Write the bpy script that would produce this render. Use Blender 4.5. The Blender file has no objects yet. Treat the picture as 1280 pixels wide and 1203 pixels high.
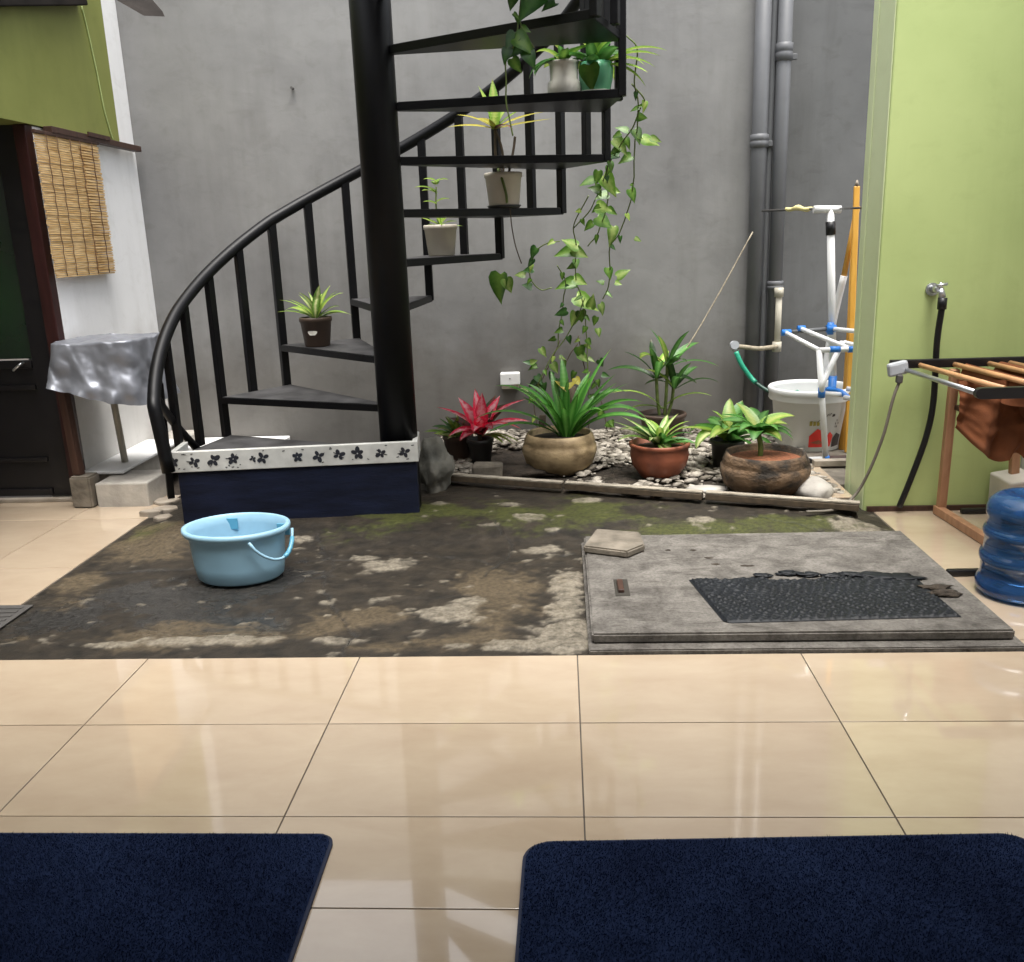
import bpy, bmesh, math, random
import numpy as np
from mathutils import Vector, noise, Matrix
random.seed(7)
R_ = math.radians
SC = bpy.context.scene
COL = SC.collection

# ------------------------------------------------------------------ camera
W, HH = 1280.0, 1203.0
FPX, YAW, PITCH, ROLL, CH = 1145.96, -0.0593134, 0.2595481, -0.0346196, 1.19504
_F = Vector((math.sin(YAW)*math.cos(PITCH), math.cos(YAW)*math.cos(PITCH), -math.sin(PITCH)))
_R = Vector((math.cos(YAW), -math.sin(YAW), 0))
_U = _R.cross(_F)
RR = _R*math.cos(ROLL) + _U*math.sin(ROLL)
UU = _U*math.cos(ROLL) - _R*math.sin(ROLL)
EYE = Vector((0, 0, CH))
cam = bpy.data.cameras.new('camera'); camo = bpy.data.objects.new('camera', cam); COL.objects.link(camo)
m = Matrix((RR, UU, -_F)).transposed().to_4x4(); m.translation = EYE
camo.matrix_world = m
cam.sensor_width = 36; cam.sensor_fit = 'HORIZONTAL'; cam.lens = FPX/W*36; cam.clip_start = .02; cam.clip_end = 500
SC.camera = camo

# ------------------------------------------------------------------ light
SUN_EL, SUN_AZ = 76, 158          # azimuth: clockwise from +Y
w = bpy.data.worlds.new('World'); SC.world = w; w.use_nodes = True
nt = w.node_tree; nt.nodes.clear()
sky = nt.nodes.new('ShaderNodeTexSky'); sky.sky_type = 'NISHITA'; sky.sun_disc = False
sky.sun_elevation = R_(SUN_EL); sky.sun_rotation = R_(SUN_AZ); sky.dust_density = 4; sky.air_density = 1.0; sky.ozone_density = .4
hs = nt.nodes.new('ShaderNodeHueSaturation'); hs.inputs['Saturation'].default_value = .25
bg = nt.nodes.new('ShaderNodeBackground'); bg.inputs[1].default_value = .15
out = nt.nodes.new('ShaderNodeOutputWorld')
nt.links.new(sky.outputs[0], hs.inputs['Color']); nt.links.new(hs.outputs[0], bg.inputs[0]); nt.links.new(bg.outputs[0], out.inputs[0])
sl = bpy.data.lights.new('sun', 'SUN'); sl.energy = 1.5; sl.angle = R_(40); sl.color = (1, .96, .9)
so = bpy.data.objects.new('sun', sl); COL.objects.link(so)
el, az = R_(SUN_EL), R_(SUN_AZ)
sd = Vector((math.sin(az)*math.cos(el), math.cos(az)*math.cos(el), math.sin(el)))
so.rotation_euler = sd.to_track_quat('Z', 'Y').to_euler(); so.location = (0, 2, 8)
SC.view_settings.view_transform = 'Standard'; SC.view_settings.look = 'None'
SC.view_settings.gamma = 1; SC.view_settings.use_curve_mapping = False
SC.view_settings.exposure = 1.6
SC.render.engine = 'CYCLES'

# ------------------------------------------------------------------ pixel -> place
def ray(px, py):
    d = _F*FPX + RR*(px-W/2) + UU*(HH/2-py)
    return d/d.y
def G(px, py, z=0.0):
    d = ray(px, py); return EYE + d*((z-CH)/d.z)
def PY(px, py, Y): return EYE + ray(px, py)*Y
def PX(px, py, X):
    d = ray(px, py); return EYE + d*(X/d.x)
def ppm(Y): return FPX/(Y*1.03)

# ------------------------------------------------------------------ materials
MATS = {}
def mat(name, col, rough=.6, metal=0, spec=.5, var=.12, scale=8, bump=0, bscale=60, col2=None, trans=0, alpha=1, stretch=None, coat=0, det=6, contrast=(.3,.7)):
    """Principled with noise colour variation and noise relief, object coordinates."""
    m = bpy.data.materials.new(name); m.use_nodes = True; n = m.node_tree; b = n.nodes['Principled BSDF']
    b.inputs['Roughness'].default_value = rough; b.inputs['Metallic'].default_value = metal
    b.inputs['Specular IOR Level'].default_value = spec; b.inputs['Coat Weight'].default_value = coat
    if trans: b.inputs['Transmission Weight'].default_value = trans
    tc = n.nodes.new('ShaderNodeTexCoord'); mp = n.nodes.new('ShaderNodeMapping')
    if stretch: mp.inputs['Scale'].default_value = stretch
    n.links.new(tc.outputs['Object'], mp.inputs[0])
    nz = n.nodes.new('ShaderNodeTexNoise'); nz.inputs['Scale'].default_value = scale; nz.inputs['Detail'].default_value = det
    n.links.new(mp.outputs[0], nz.inputs['Vector'])
    cr = n.nodes.new('ShaderNodeValToRGB')
    c1 = col; c2 = col2 or tuple(min(1, c*(1+var)) for c in col)
    if not col2: c1 = tuple(c*(1-var) for c in col)
    cr.color_ramp.elements[0].color = (*c1, 1); cr.color_ramp.elements[1].color = (*c2, 1)
    cr.color_ramp.elements[0].position = contrast[0]; cr.color_ramp.elements[1].position = contrast[1]
    n.links.new(nz.outputs['Fac'], cr.inputs[0]); n.links.new(cr.outputs[0], b.inputs['Base Color'])
    if bump:
        n2 = n.nodes.new('ShaderNodeTexNoise'); n2.inputs['Scale'].default_value = bscale; n2.inputs['Detail'].default_value = 8
        n.links.new(mp.outputs[0], n2.inputs['Vector'])
        bp = n.nodes.new('ShaderNodeBump'); bp.inputs['Strength'].default_value = bump; bp.inputs['Distance'].default_value = .01
        n.links.new(n2.outputs['Fac'], bp.inputs['Height']); n.links.new(bp.outputs[0], b.inputs['Normal'])
    MATS[name] = m
    return m

def leaf_mat(name, edge, mid, spot=0.25, rough=.38, trans=.35, tip=None):
    """Leaf: midrib colour to edge colour across UV.x, mottled; part of the light passes through."""
    m = bpy.data.materials.new(name); m.use_nodes = True; n = m.node_tree; b = n.nodes['Principled BSDF']
    L = n.links.new
    b.inputs['Roughness'].default_value = rough
    uv = n.nodes.new('ShaderNodeUVMap'); sp = n.nodes.new('ShaderNodeSeparateXYZ'); L(uv.outputs[0], sp.inputs[0])
    a = n.nodes.new('ShaderNodeMath'); a.operation = 'SUBTRACT'; a.inputs[1].default_value = .5; L(sp.outputs[0], a.inputs[0])
    a2 = n.nodes.new('ShaderNodeMath'); a2.operation = 'ABSOLUTE'; L(a.outputs[0], a2.inputs[0])
    tc = n.nodes.new('ShaderNodeTexCoord')
    nz = n.nodes.new('ShaderNodeTexNoise'); nz.inputs['Scale'].default_value = 45; nz.inputs['Detail'].default_value = 4; L(tc.outputs['Object'], nz.inputs['Vector'])
    a3 = n.nodes.new('ShaderNodeMath'); a3.operation = 'MULTIPLY_ADD'; a3.inputs[1].default_value = 2.2; L(a2.outputs[0], a3.inputs[0])
    nn = n.nodes.new('ShaderNodeMath'); nn.operation = 'MULTIPLY_ADD'; nn.inputs[1].default_value = spot*4; nn.inputs[2].default_value = -spot*2
    L(nz.outputs['Fac'], nn.inputs[0]); L(nn.outputs[0], a3.inputs[2])
    cr = n.nodes.new('ShaderNodeValToRGB'); cr.color_ramp.elements[0].color = (*mid, 1); cr.color_ramp.elements[1].color = (*edge, 1)
    cr.color_ramp.elements[0].position = .1; cr.color_ramp.elements[1].position = .75
    L(a3.outputs[0], cr.inputs[0])
    # dry brown tips
    tp_ = n.nodes.new('ShaderNodeMath'); tp_.operation = 'MULTIPLY_ADD'; tp_.inputs[1].default_value = .35; L(nz.outputs['Fac'], tp_.inputs[0]); L(sp.outputs[1], tp_.inputs[2])
    tr_ = n.nodes.new('ShaderNodeMapRange'); tr_.inputs['From Min'].default_value = 1.08; tr_.inputs['From Max'].default_value = 1.2; tr_.inputs['To Max'].default_value = .75; L(tp_.outputs[0], tr_.inputs[0])
    tm = n.nodes.new('ShaderNodeMix'); tm.data_type = 'RGBA'; tm.inputs['B'].default_value = (.16, .10, .035, 1); L(tr_.outputs[0], tm.inputs['Factor']); L(cr.outputs[0], tm.inputs['A'])
    # per-leaf brightness
    oi = n.nodes.new('ShaderNodeObjectInfo'); hv = n.nodes.new('ShaderNodeHueSaturation')
    mr = n.nodes.new('ShaderNodeMapRange'); mr.inputs['To Min'].default_value = .7; mr.inputs['To Max'].default_value = 1.35
    L(oi.outputs['Random'], mr.inputs[0]); L(mr.outputs[0], hv.inputs['Value']); L(tm.outputs['Result'], hv.inputs['Color'])
    L(hv.outputs[0], b.inputs['Base Color'])
    tr = n.nodes.new('ShaderNodeBsdfTranslucent'); L(hv.outputs[0], tr.inputs[0])
    mx = n.nodes.new('ShaderNodeMixShader'); mx.inputs[0].default_value = trans
    o = n.nodes['Material Output']; L(b.outputs[0], mx.inputs[1]); L(tr.outputs[0], mx.inputs[2]); L(mx.outputs[0], o.inputs[0])
    # veins relief
    wv = n.nodes.new('ShaderNodeTexWave'); wv.inputs['Scale'].default_value = 6; wv.bands_direction = 'Y'; L(uv.outputs[0], wv.inputs['Vector'])
    bp = n.nodes.new('ShaderNodeBump'); bp.inputs['Strength'].default_value = .15; bp.inputs['Distance'].default_value = .003; L(wv.outputs['Fac'], bp.inputs['Height']); L(bp.outputs[0], b.inputs['Normal'])
    MATS[name] = m; return m

mat('grout', (.12, .10, .08), .9)
mat('black_metal', (.0028, .0028, .0036), .42, spec=.24, var=.3, scale=20, bump=.03, bscale=25)
mat('tread_top', (.045, .044, .045), .6, var=.5, scale=9, bump=.08, bscale=80, spec=.3)
mat('navy_paint', (.006, .009, .024), .6, var=.45, scale=5, bump=.15, bscale=40, stretch=(1, 1, 5), spec=.25)
mat('white_paint', (.78, .78, .77), .65, var=.04, scale=3, bump=.05, bscale=90)
mat('band_white', (.55, .55, .52), .35, var=.15, scale=14, bump=.05)
mat('motif_black', (.02, .022, .03), .4)
mat('silver_cover', (.23, .24, .27), .42, metal=.5, var=.15, scale=9, bump=.05, bscale=40)
mat('brown_wood', (.05, .022, .014), .5, var=.3, scale=6, stretch=(8, 8, 1))
mat('maroon_wood', (.032, .009, .008), .4, var=.3, scale=6, stretch=(8, 8, 1), spec=.4)
mat('door_black', (.008, .007, .008), .35, var=.3, scale=6)
mat('bamboo', (.46, .27, .09), .6, scale=22, stretch=(1, .5, 9), col2=(.78, .56, .28), contrast=(.38, .62))
mat('bamboo_dark', (.16, .08, .03), .7)
mat('thread', (.10, .05, .025), .9)
mat('door_glass_reflection', (.01, .05, .012), .12, spec=.6, var=.9, scale=1.6, col2=(.012, .016, .012))  # dark glass; the green patches are a reflection put into the colour
mat('grey_concrete', (.10, .094, .086), .85, var=.35, scale=6, bump=.35, bscale=45, col2=(.24, .225, .20), det=12, contrast=(.36, .66))
mat('pale_concrete', (.30, .28, .25), .85, col2=(.48, .45, .40), scale=10, bump=.3, bscale=50)
mat('brown_concrete', (.085, .073, .056), .9, col2=(.22, .19, .15), scale=12, bump=.4, bscale=50)
mat('rubber', (.006, .0075, .010), .55, var=.3, spec=.3)
mat('blue_plastic', (.27, .46, .59), .36, var=.08, scale=7, bump=.02, bscale=90, spec=.45)
mat('blue_plastic_dark', (.10, .32, .46), .35, var=.05)
mat('pvc_grey', (.115, .118, .125), .45, var=.12, scale=5)
mat('pvc_beige', (.45, .42, .34), .5, var=.15, scale=9)
mat('pvc_white', (.72, .72, .72), .4, var=.05)
mat('pvc_blue', (.02, .17, .55), .4, var=.1)
mat('hose_green', (.02, .28, .17), .4)
mat('hose_dark', (.012, .05, .035), .4)
mat('hose_black', (.008, .008, .009), .4, spec=.4)
mat('cable', (.16, .14, .11), .6)
mat('rope', (.30, .26, .19), .85, var=.3, scale=60)
mat('rope_yellow', (.62, .55, .25), .8, var=.2, scale=40)
mat('steel', (.55, .56, .58), .3, metal=.9)
mat('yellow_wood', (.55, .27, .03), .5, var=.2, scale=5, stretch=(8, 8, 1), col2=(.68, .36, .06))
mat('rack_wood', (.34, .17, .09), .5, var=.2, scale=8, stretch=(6, 6, 1), col2=(.46, .25, .14))
mat('dowel_wood', (.55, .30, .14), .5, var=.2, scale=8)
mat('brown_cloth', (.165, .050, .014), .9, var=.15, scale=30, bump=.2, bscale=300)
mat('grey_clip', (.42, .44, .47), .4)
mat('bottle_blue', (.04, .14, .36), .10, spec=.6, var=.2, scale=3, trans=.7)
mat('bucket_white', (.72, .72, .71), .4, var=.05)
mat('label_red', (.55, .03, .02), .45)
mat('label_dark', (.03, .02, .02), .5)
mat('label_olive', (.25, .20, .03), .5)
mat('soil', (.035, .026, .018), .95, var=.5, scale=30, bump=.8, bscale=90)
mat('bark_chips', (.20, .07, .03), .9, var=.5, scale=80, bump=.6, bscale=60)
mat('terracotta', (.15, .042, .022), .5, scale=9, bump=.10, bscale=30, col2=(.30, .092, .046), det=9, contrast=(.33, .6))
mat('stone_bowl', (.15, .10, .048), .65, col2=(.42, .31, .17), scale=9, bump=.25, bscale=50, stretch=(1, 1, 1.6), det=10, contrast=(.33, .6))
mat('mossy_bowl', (.028, .022, .016), .9, col2=(.20, .125, .07), scale=11, bump=.9, bscale=40, stretch=(1, 1, 1.5), det=10, contrast=(.38, .66))
mat('pot_brown', (.065, .04, .028), .55, var=.15, scale=8)
mat('pot_black', (.02, .019, .018), .5, var=.2)
mat('pot_cream', (.56, .51, .43), .45, var=.08, scale=6)
mat('pot_white', (.66, .64, .58), .4, var=.05)
mat('pot_green', (.10, .34, .19), .3, var=.15, scale=4)
mat('pebble', (.14, .12, .095), .8, col2=(.46, .415, .35), scale=16, bump=.2, contrast=(.36, .6))
mat('boulder', (.07, .07, .06), .9, col2=(.20, .19, .16), scale=7, bump=.6, bscale=30)
mat('kerb_wood', (.15, .125, .095), .9, col2=(.42, .375, .30), scale=8, bump=.4, bscale=30, stretch=(1, 8, 8))
mat('kerb_dark', (.03, .026, .02), .9)
mat('navy_rug', (.0055, .0105, .032), .95, var=.35, scale=4, spec=.1, col2=(.011, .020, .055), contrast=(.36, .64), det=8)
mat('rug_edge', (.012, .018, .045), .8)
mat('basket_white', (.60, .56, .50), .5)
mat('stem_green', (.10, .14, .03), .6, var=.3, scale=30)
mat('stem_brown', (.07, .05, .03), .8, var=.3, scale=30)
mat('paver', (.22, .185, .145), .85, col2=(.38, .33, .27), scale=10, bump=.2)
mat('drain_metal', (.10, .095, .09), .5, metal=.3)
mat('eave', (.02, .017, .015), .9, spec=.1, var=.4, scale=6)
mat('ceiling_white', (.7, .69, .66), .8)

leaf_mat('leaf_lily', (.05, .20, .025), (.15, .38, .07), .1)
leaf_mat('leaf_lime', (.20, .36, .05), (.42, .50, .12), .2)
leaf_mat('leaf_variegated', (.12, .24, .04), (.55, .58, .28), .25)
leaf_mat('leaf_green', (.045, .15, .025), (.12, .28, .07), .2)
leaf_mat('leaf_red', (.88, .03, .10), (.98, .50, .54), .45, trans=.42)
leaf_mat('leaf_reddark', (.03, .05, .02), (.22, .02, .03), .2, trans=.2)
leaf_mat('leaf_vine', (.05, .13, .014), (.13, .24, .035), .25)
leaf_mat('leaf_vine_pale', (.11, .22, .03), (.32, .42, .12), .3)
leaf_mat('leaf_yellow', (.50, .42, .06), (.62, .60, .16), .2)
leaf_mat('leaf_darkv', (.02, .07, .012), (.05, .13, .025), .2)

def wall_mat(name, c1, c2, rough, bump, streak=(.8, .8, .8), bscale=5, stain=.0, damp=.0):
    """painted plaster: mottling, rain streaks running down, grime towards the foot, trowel relief"""
    m = bpy.data.materials.new(name); m.use_nodes = True; n = m.node_tree; b = n.nodes['Principled BSDF']; L = n.links.new
    b.inputs['Roughness'].default_value = rough; b.inputs['Specular IOR Level'].default_value = .3
    g = n.nodes.new('ShaderNodeNewGeometry')
    def nz(s, d, r, st=(1, 1, 1), dist=0):
        mp = n.nodes.new('ShaderNodeMapping'); mp.inputs['Scale'].default_value = st; L(g.outputs['Position'], mp.inputs[0])
        x = n.nodes.new('ShaderNodeTexNoise'); x.inputs['Scale'].default_value = s; x.inputs['Detail'].default_value = d; x.inputs['Roughness'].default_value = r; x.inputs['Distortion'].default_value = dist; L(mp.outputs[0], x.inputs['Vector']); return x.outputs['Fac']
    def ramp(f, c1, c2, p1, p2):
        r = n.nodes.new('ShaderNodeValToRGB'); e = r.color_ramp.elements; e[0].color = (*c1, 1); e[1].color = (*c2, 1); e[0].position = p1; e[1].position = p2; L(f, r.inputs[0]); return r.outputs[0]
    def mulc(a, c, f):
        x = n.nodes.new('ShaderNodeMix'); x.data_type = 'RGBA'; x.blend_type = 'MULTIPLY'; x.inputs['Factor'].default_value = f; L(a, x.inputs['A']); L(c, x.inputs['B']); return x.outputs['Result']
    c = ramp(nz(1.7, 10, .6, streak), c1, c2, .34, .66)
    if stain:
        c = mulc(c, ramp(nz(5, 8, .65, (1, 1, .12)), (.62, .61, .58), (1, 1, 1), .34, .52), stain)
        c = mulc(c, ramp(nz(9, 6, .6, (1, 1, 1.6), .6), (.7, .69, .66), (1, 1, 1), .30, .46), stain)
    if damp:
        sp = n.nodes.new('ShaderNodeSeparateXYZ'); L(g.outputs['Position'], sp.inputs[0])
        ad = n.nodes.new('ShaderNodeMath'); ad.operation = 'MULTIPLY_ADD'; ad.inputs[1].default_value = -.9; L(nz(2.6, 7, .65), ad.inputs[0]); L(sp.outputs[2], ad.inputs[2])
        c = mulc(c, ramp(ad.outputs[0], (.52, .48, .42), (1, 1, 1), .0, .32), damp)
    L(c, b.inputs['Base Color'])
    bp = n.nodes.new('ShaderNodeBump'); bp.inputs['Strength'].default_value = bump; bp.inputs['Distance'].default_value = .012
    h1 = nz(bscale, 10, .6, (1, 1, 1.5), .5); L(h1, bp.inputs['Height']); L(bp.outputs[0], b.inputs['Normal'])
    MATS[name] = m
wall_mat('wall_grey', (.175, .173, .170), (.262, .259, .252), .75, .20, bscale=4, stain=.3, damp=.6)
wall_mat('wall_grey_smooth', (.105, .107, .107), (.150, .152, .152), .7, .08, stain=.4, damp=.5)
wall_mat('wall_white', (.78, .78, .775), (.88, .88, .875), .7, .08, streak=(1, 1, .5), stain=.22, damp=.45)
wall_mat('wall_green', (.42, .51, .205), (.48, .57, .24), .55, .04, stain=.14)
wall_mat('wall_green_skylit', (.60, .67, .38), (.66, .73, .44), .55, .04, stain=.15)  # wall green made paler: skylight on the side face put into the colour
wall_mat('wall_olive', (.18, .20, .05), (.23, .25, .07), .55, .04, stain=.2)

def slab_mat():
    m = bpy.data.materials.new('slab'); m.use_nodes = True; n = m.node_tree; b = n.nodes['Principled BSDF']; L = n.links.new
    g = n.nodes.new('ShaderNodeNewGeometry'); b.inputs['Roughness'].default_value = .85; b.inputs['Specular IOR Level'].default_value = .3
    def nz(s, d, r=.6, dist=0, st=None):
        x = n.nodes.new('ShaderNodeTexNoise'); x.inputs['Scale'].default_value = s; x.inputs['Detail'].default_value = d; x.inputs['Roughness'].default_value = r; x.inputs['Distortion'].default_value = dist
        if st:
            mp = n.nodes.new('ShaderNodeMapping'); mp.inputs['Scale'].default_value = st; mp.inputs['Rotation'].default_value = (0, 0, .4); L(g.outputs['Position'], mp.inputs[0]); L(mp.outputs[0], x.inputs['Vector'])
        else: L(g.outputs['Position'], x.inputs['Vector'])
        return x.outputs['Fac']
    def ramp(f, c1, c2, p1, p2):
        r = n.nodes.new('ShaderNodeValToRGB'); e = r.color_ramp.elements; e[0].color = (*c1, 1); e[1].color = (*c2, 1); e[0].position = p1; e[1].position = p2; L(f, r.inputs[0]); return r.outputs[0]
    def mulc(a, c, f=1):
        x = n.nodes.new('ShaderNodeMix'); x.data_type = 'RGBA'; x.blend_type = 'MULTIPLY'; x.inputs['Factor'].default_value = f; L(a, x.inputs['A']); L(c, x.inputs['B']); return x.outputs['Result']
    c = ramp(nz(9, 12, .68, .4), (.075, .068, .060), (.215, .20, .18), .34, .68)
    c = mulc(c, ramp(nz(90, 6, .7), (.55, .54, .52), (1, 1, 1), .34, .55), .8)
    c = mulc(c, ramp(nz(5, 10, .75, 1.2, (1, 4, 1)), (.45, .43, .40), (1, 1, 1), .36, .47), .7)
    L(c, b.inputs['Base Color'])
    bp = n.nodes.new('ShaderNodeBump'); bp.inputs['Strength'].default_value = .45; bp.inputs['Distance'].default_value = .006; L(nz(38, 10, .7), bp.inputs['Height']); L(bp.outputs[0], b.inputs['Normal'])
    MATS['slab'] = m
slab_mat()

def tile_mat():
    m = bpy.data.materials.new('tile'); m.use_nodes = True; n = m.node_tree; b = n.nodes['Principled BSDF']; L = n.links.new
    b.inputs['Specular IOR Level'].default_value = .6; b.inputs['Coat Weight'].default_value = .7; b.inputs['Coat Roughness'].default_value = .025; b.inputs['Coat IOR'].default_value = 1.7
    g = n.nodes.new('ShaderNodeNewGeometry'); oi = n.nodes.new('ShaderNodeObjectInfo')
    ad = n.nodes.new('ShaderNodeVectorMath'); ad.operation = 'ADD'
    cb = n.nodes.new('ShaderNodeCombineXYZ'); mu = n.nodes.new('ShaderNodeMath'); mu.operation = 'MULTIPLY'; mu.inputs[1].default_value = 30; L(oi.outputs['Random'], mu.inputs[0]); L(mu.outputs[0], cb.inputs[2])
    L(g.outputs['Position'], ad.inputs[0]); L(cb.outputs[0], ad.inputs[1])
    mp = n.nodes.new('ShaderNodeMapping'); mp.inputs['Scale'].default_value = (1, 2.2, 1); L(ad.outputs[0], mp.inputs[0])
    nz = n.nodes.new('ShaderNodeTexNoise'); nz.inputs['Scale'].default_value = 4; nz.inputs['Detail'].default_value = 10; nz.inputs['Roughness'].default_value = .62; nz.inputs['Distortion'].default_value = .25; L(mp.outputs[0], nz.inputs['Vector'])
    cr = n.nodes.new('ShaderNodeValToRGB'); cr.color_ramp.elements[0].color = (.45, .35, .25, 1); cr.color_ramp.elements[1].color = (.52, .42, .305, 1)
    cr.color_ramp.elements[0].position = .3; cr.color_ramp.elements[1].position = .7
    L(nz.outputs['Fac'], cr.inputs[0])
    hv = n.nodes.new('ShaderNodeHueSaturation'); mr = n.nodes.new('ShaderNodeMapRange'); mr.inputs['To Min'].default_value = .95; mr.inputs['To Max'].default_value = 1.05
    L(oi.outputs['Random'], mr.inputs[0]); L(mr.outputs[0], hv.inputs['Value']); L(cr.outputs[0], hv.inputs['Color']); L(hv.outputs[0], b.inputs['Base Color'])
    n2 = n.nodes.new('ShaderNodeTexNoise'); n2.inputs['Scale'].default_value = 7; n2.inputs['Detail'].default_value = 6; L(g.outputs['Position'], n2.inputs['Vector'])
    m2 = n.nodes.new('ShaderNodeMapRange'); m2.inputs['From Min'].default_value = .35; m2.inputs['From Max'].default_value = .7; m2.inputs['To Min'].default_value = .035; m2.inputs['To Max'].default_value = .11
    L(n2.outputs['Fac'], m2.inputs[0]); L(m2.outputs[0], b.inputs['Roughness'])
    n3 = n.nodes.new('ShaderNodeTexNoise'); n3.inputs['Scale'].default_value = 3; L(g.outputs['Position'], n3.inputs['Vector'])
    bp = n.nodes.new('ShaderNodeBump'); bp.inputs['Strength'].default_value = .03; bp.inputs['Distance'].default_value = .01; L(n3.outputs['Fac'], bp.inputs['Height']); L(bp.outputs[0], b.inputs['Normal'])
    MATS['tile'] = m
tile_mat()

# ------------------------------------------------------------------ mesh helpers (all in world coordinates)
ORG = {}
def obj(name, bm, mt, parent=None, origin=None, smooth=False, mesh=None):
    me = mesh or bpy.data.meshes.new(name)
    o0 = ORG[parent] if parent else Vector(origin or (0, 0, 0))
    if not mesh:
        if smooth:
            for f in bm.faces: f.smooth = True
        bmesh.ops.translate(bm, verts=bm.verts, vec=-o0)
        bm.normal_update(); bm.to_mesh(me); bm.free()
        for k in (mt if isinstance(mt, (list, tuple)) else [mt]): me.materials.append(MATS[k])
    o = bpy.data.objects.new(name, me); COL.objects.link(o)
    if parent: o.parent = parent
    else: o.location = o0
    ORG[o] = o0.copy()
    return o
def tag(o, label=None, cat=None, group=None, kind=None):
    if label: o['label'] = label
    if cat: o['category'] = cat
    if group: o['group'] = group
    if kind: o['kind'] = kind
    return o
def thing(name, label, cat, loc=(0, 0, 0), group=None):
    o = bpy.data.objects.new(name, None); COL.objects.link(o); o.empty_display_size = .1
    o.location = loc; ORG[o] = Vector(loc)
    return tag(o, label, cat, group)
BM = bmesh.new
def box(bm, x0, x1, y0, y1, z0, z1, bev=0, mi=0):
    vs = [bm.verts.new((x, y, z)) for z in (z0, z1) for x, y in ((x0, y0), (x1, y0), (x1, y1), (x0, y1))]
    return _hull8(bm, vs, bev, mi)
def _hull8(bm, vs, bev=0, mi=0):
    fs = [bm.faces.new([vs[i] for i in f]) for f in ((3, 2, 1, 0), (4, 5, 6, 7), (0, 1, 5, 4), (1, 2, 6, 5), (2, 3, 7, 6), (3, 0, 4, 7))]
    for f in fs: f.material_index = mi
    if bev:
        es = list({e for f in fs for e in f.edges})
        bmesh.ops.bevel(bm, geom=es, offset=bev, segments=2, affect='EDGES', profile=.5)
    return fs
def prism(bm, pts, z0, z1, bev=0, mi=0):
    """vertical prism over polygon pts (xy, counter-clockwise)"""
    lo = [bm.verts.new((p[0], p[1], z0)) for p in pts]; hi = [bm.verts.new((p[0], p[1], z1)) for p in pts]
    n = len(pts); fs = [bm.faces.new(lo[::-1]), bm.faces.new(hi)]
    for i in range(n): fs.append(bm.faces.new((lo[i], lo[(i+1) % n], hi[(i+1) % n], hi[i])))
    for f in fs: f.material_index = mi
    if bev:
        es = list({e for f in fs for e in f.edges})
        bmesh.ops.bevel(bm, geom=es, offset=bev, segments=2, affect='EDGES')
    return fs
def bar(bm, a, b, w, h=None, up=Vector((0, 0, 1)), bev=0, mi=0):
    """rectangular bar from a to b; w across, h along up"""
    a = Vector(a); b = Vector(b); h = h or w
    d = (b-a).normalized(); s = d.cross(up)
    if s.length < 1e-4: s = d.cross(Vector((1, 0, 0)))
    s.normalize(); u = s.cross(d).normalized()
    vs = [bm.verts.new(p + s*(w/2*i) + u*(h/2*j)) for p in (a, b) for i, j in ((-1, -1), (1, -1), (1, 1), (-1, 1))]
    return _hull8(bm, vs, bev, mi)
def spline(pts, n=8):
    """Catmull-Rom through pts"""
    P = [Vector(p) for p in pts]
    if len(P) < 3: return [P[0].lerp(P[-1], i/n) for i in range(n+1)]
    Q = [P[0]*2-P[1]] + P + [P[-1]*2-P[-2]]; out = []
    for i in range(1, len(Q)-2):
        p0, p1, p2, p3 = Q[i-1:i+3]
        for k in range(n):
            t = k/n
            out.append(.5*((2*p1)+(p2-p0)*t+(2*p0-5*p1+4*p2-p3)*t*t+(3*p1-p0-3*p2+p3)*t**3))
    out.append(P[-1]); return out
def tube(bm, path, r, seg=10, caps=True, mi=0):
    path = [Vector(p) for p in path]; n = len(path)
    rs = r if isinstance(r, (list, tuple)) else [r]*n
    rings = []; prev = None
    for i, p in enumerate(path):
        t = (path[min(i+1, n-1)]-path[max(i-1, 0)]).normalized()
        if prev is None:
            s = t.cross(Vector((0, 0, 1)))
            if s.length < .05: s = t.cross(Vector((1, 0, 0)))
        else: s = prev - t*prev.dot(t)
        s.normalize(); prev = s; u = t.cross(s)
        rings.append([bm.verts.new(p + (s*math.cos(a)+u*math.sin(a))*rs[i]) for a in (2*math.pi*k/seg for k in range(seg))])
    for i in range(n-1):
        for k in range(seg):
            f = bm.faces.new((rings[i][k], rings[i][(k+1) % seg], rings[i+1][(k+1) % seg], rings[i+1][k])); f.smooth = True; f.material_index = mi
    if caps:
        bm.faces.new(rings[0][::-1]).material_index = mi; bm.faces.new(rings[-1]).material_index = mi
def lathe(bm, c, prof, seg=40, sx=1, sy=1, mi=0, rot=0, wob=0):
    """profile of (r,z) around vertical axis at c"""
    c = Vector(c); rings = []
    for r, z in prof:
        if r < 1e-5: rings.append([bm.verts.new(c+Vector((0, 0, z)))])
        else:
            ring = []
            for k in range(seg):
                a = 2*math.pi*k/seg; q = r
                if wob: q = r*(1+wob*noise.noise(Vector((math.cos(a)*1.5+c.x*7, math.sin(a)*1.5, z*9))))
                ring.append(bm.verts.new(c+Vector((q*sx*math.cos(a+rot), q*sy*math.sin(a+rot), z))))
            rings.append(ring)
    for i in range(len(rings)-1):
        A, B = rings[i], rings[i+1]
        for k in range(seg):
            k2 = (k+1) % seg
            if len(A) == 1 and len(B) == 1: continue
            if len(A) == 1: f = bm.faces.new((A[0], B[k2], B[k]))
            elif len(B) == 1: f = bm.faces.new((A[k], A[k2], B[0]))
            else: f = bm.faces.new((A[k], A[k2], B[k2], B[k]))
            f.smooth = True; f.material_index = mi
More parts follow.
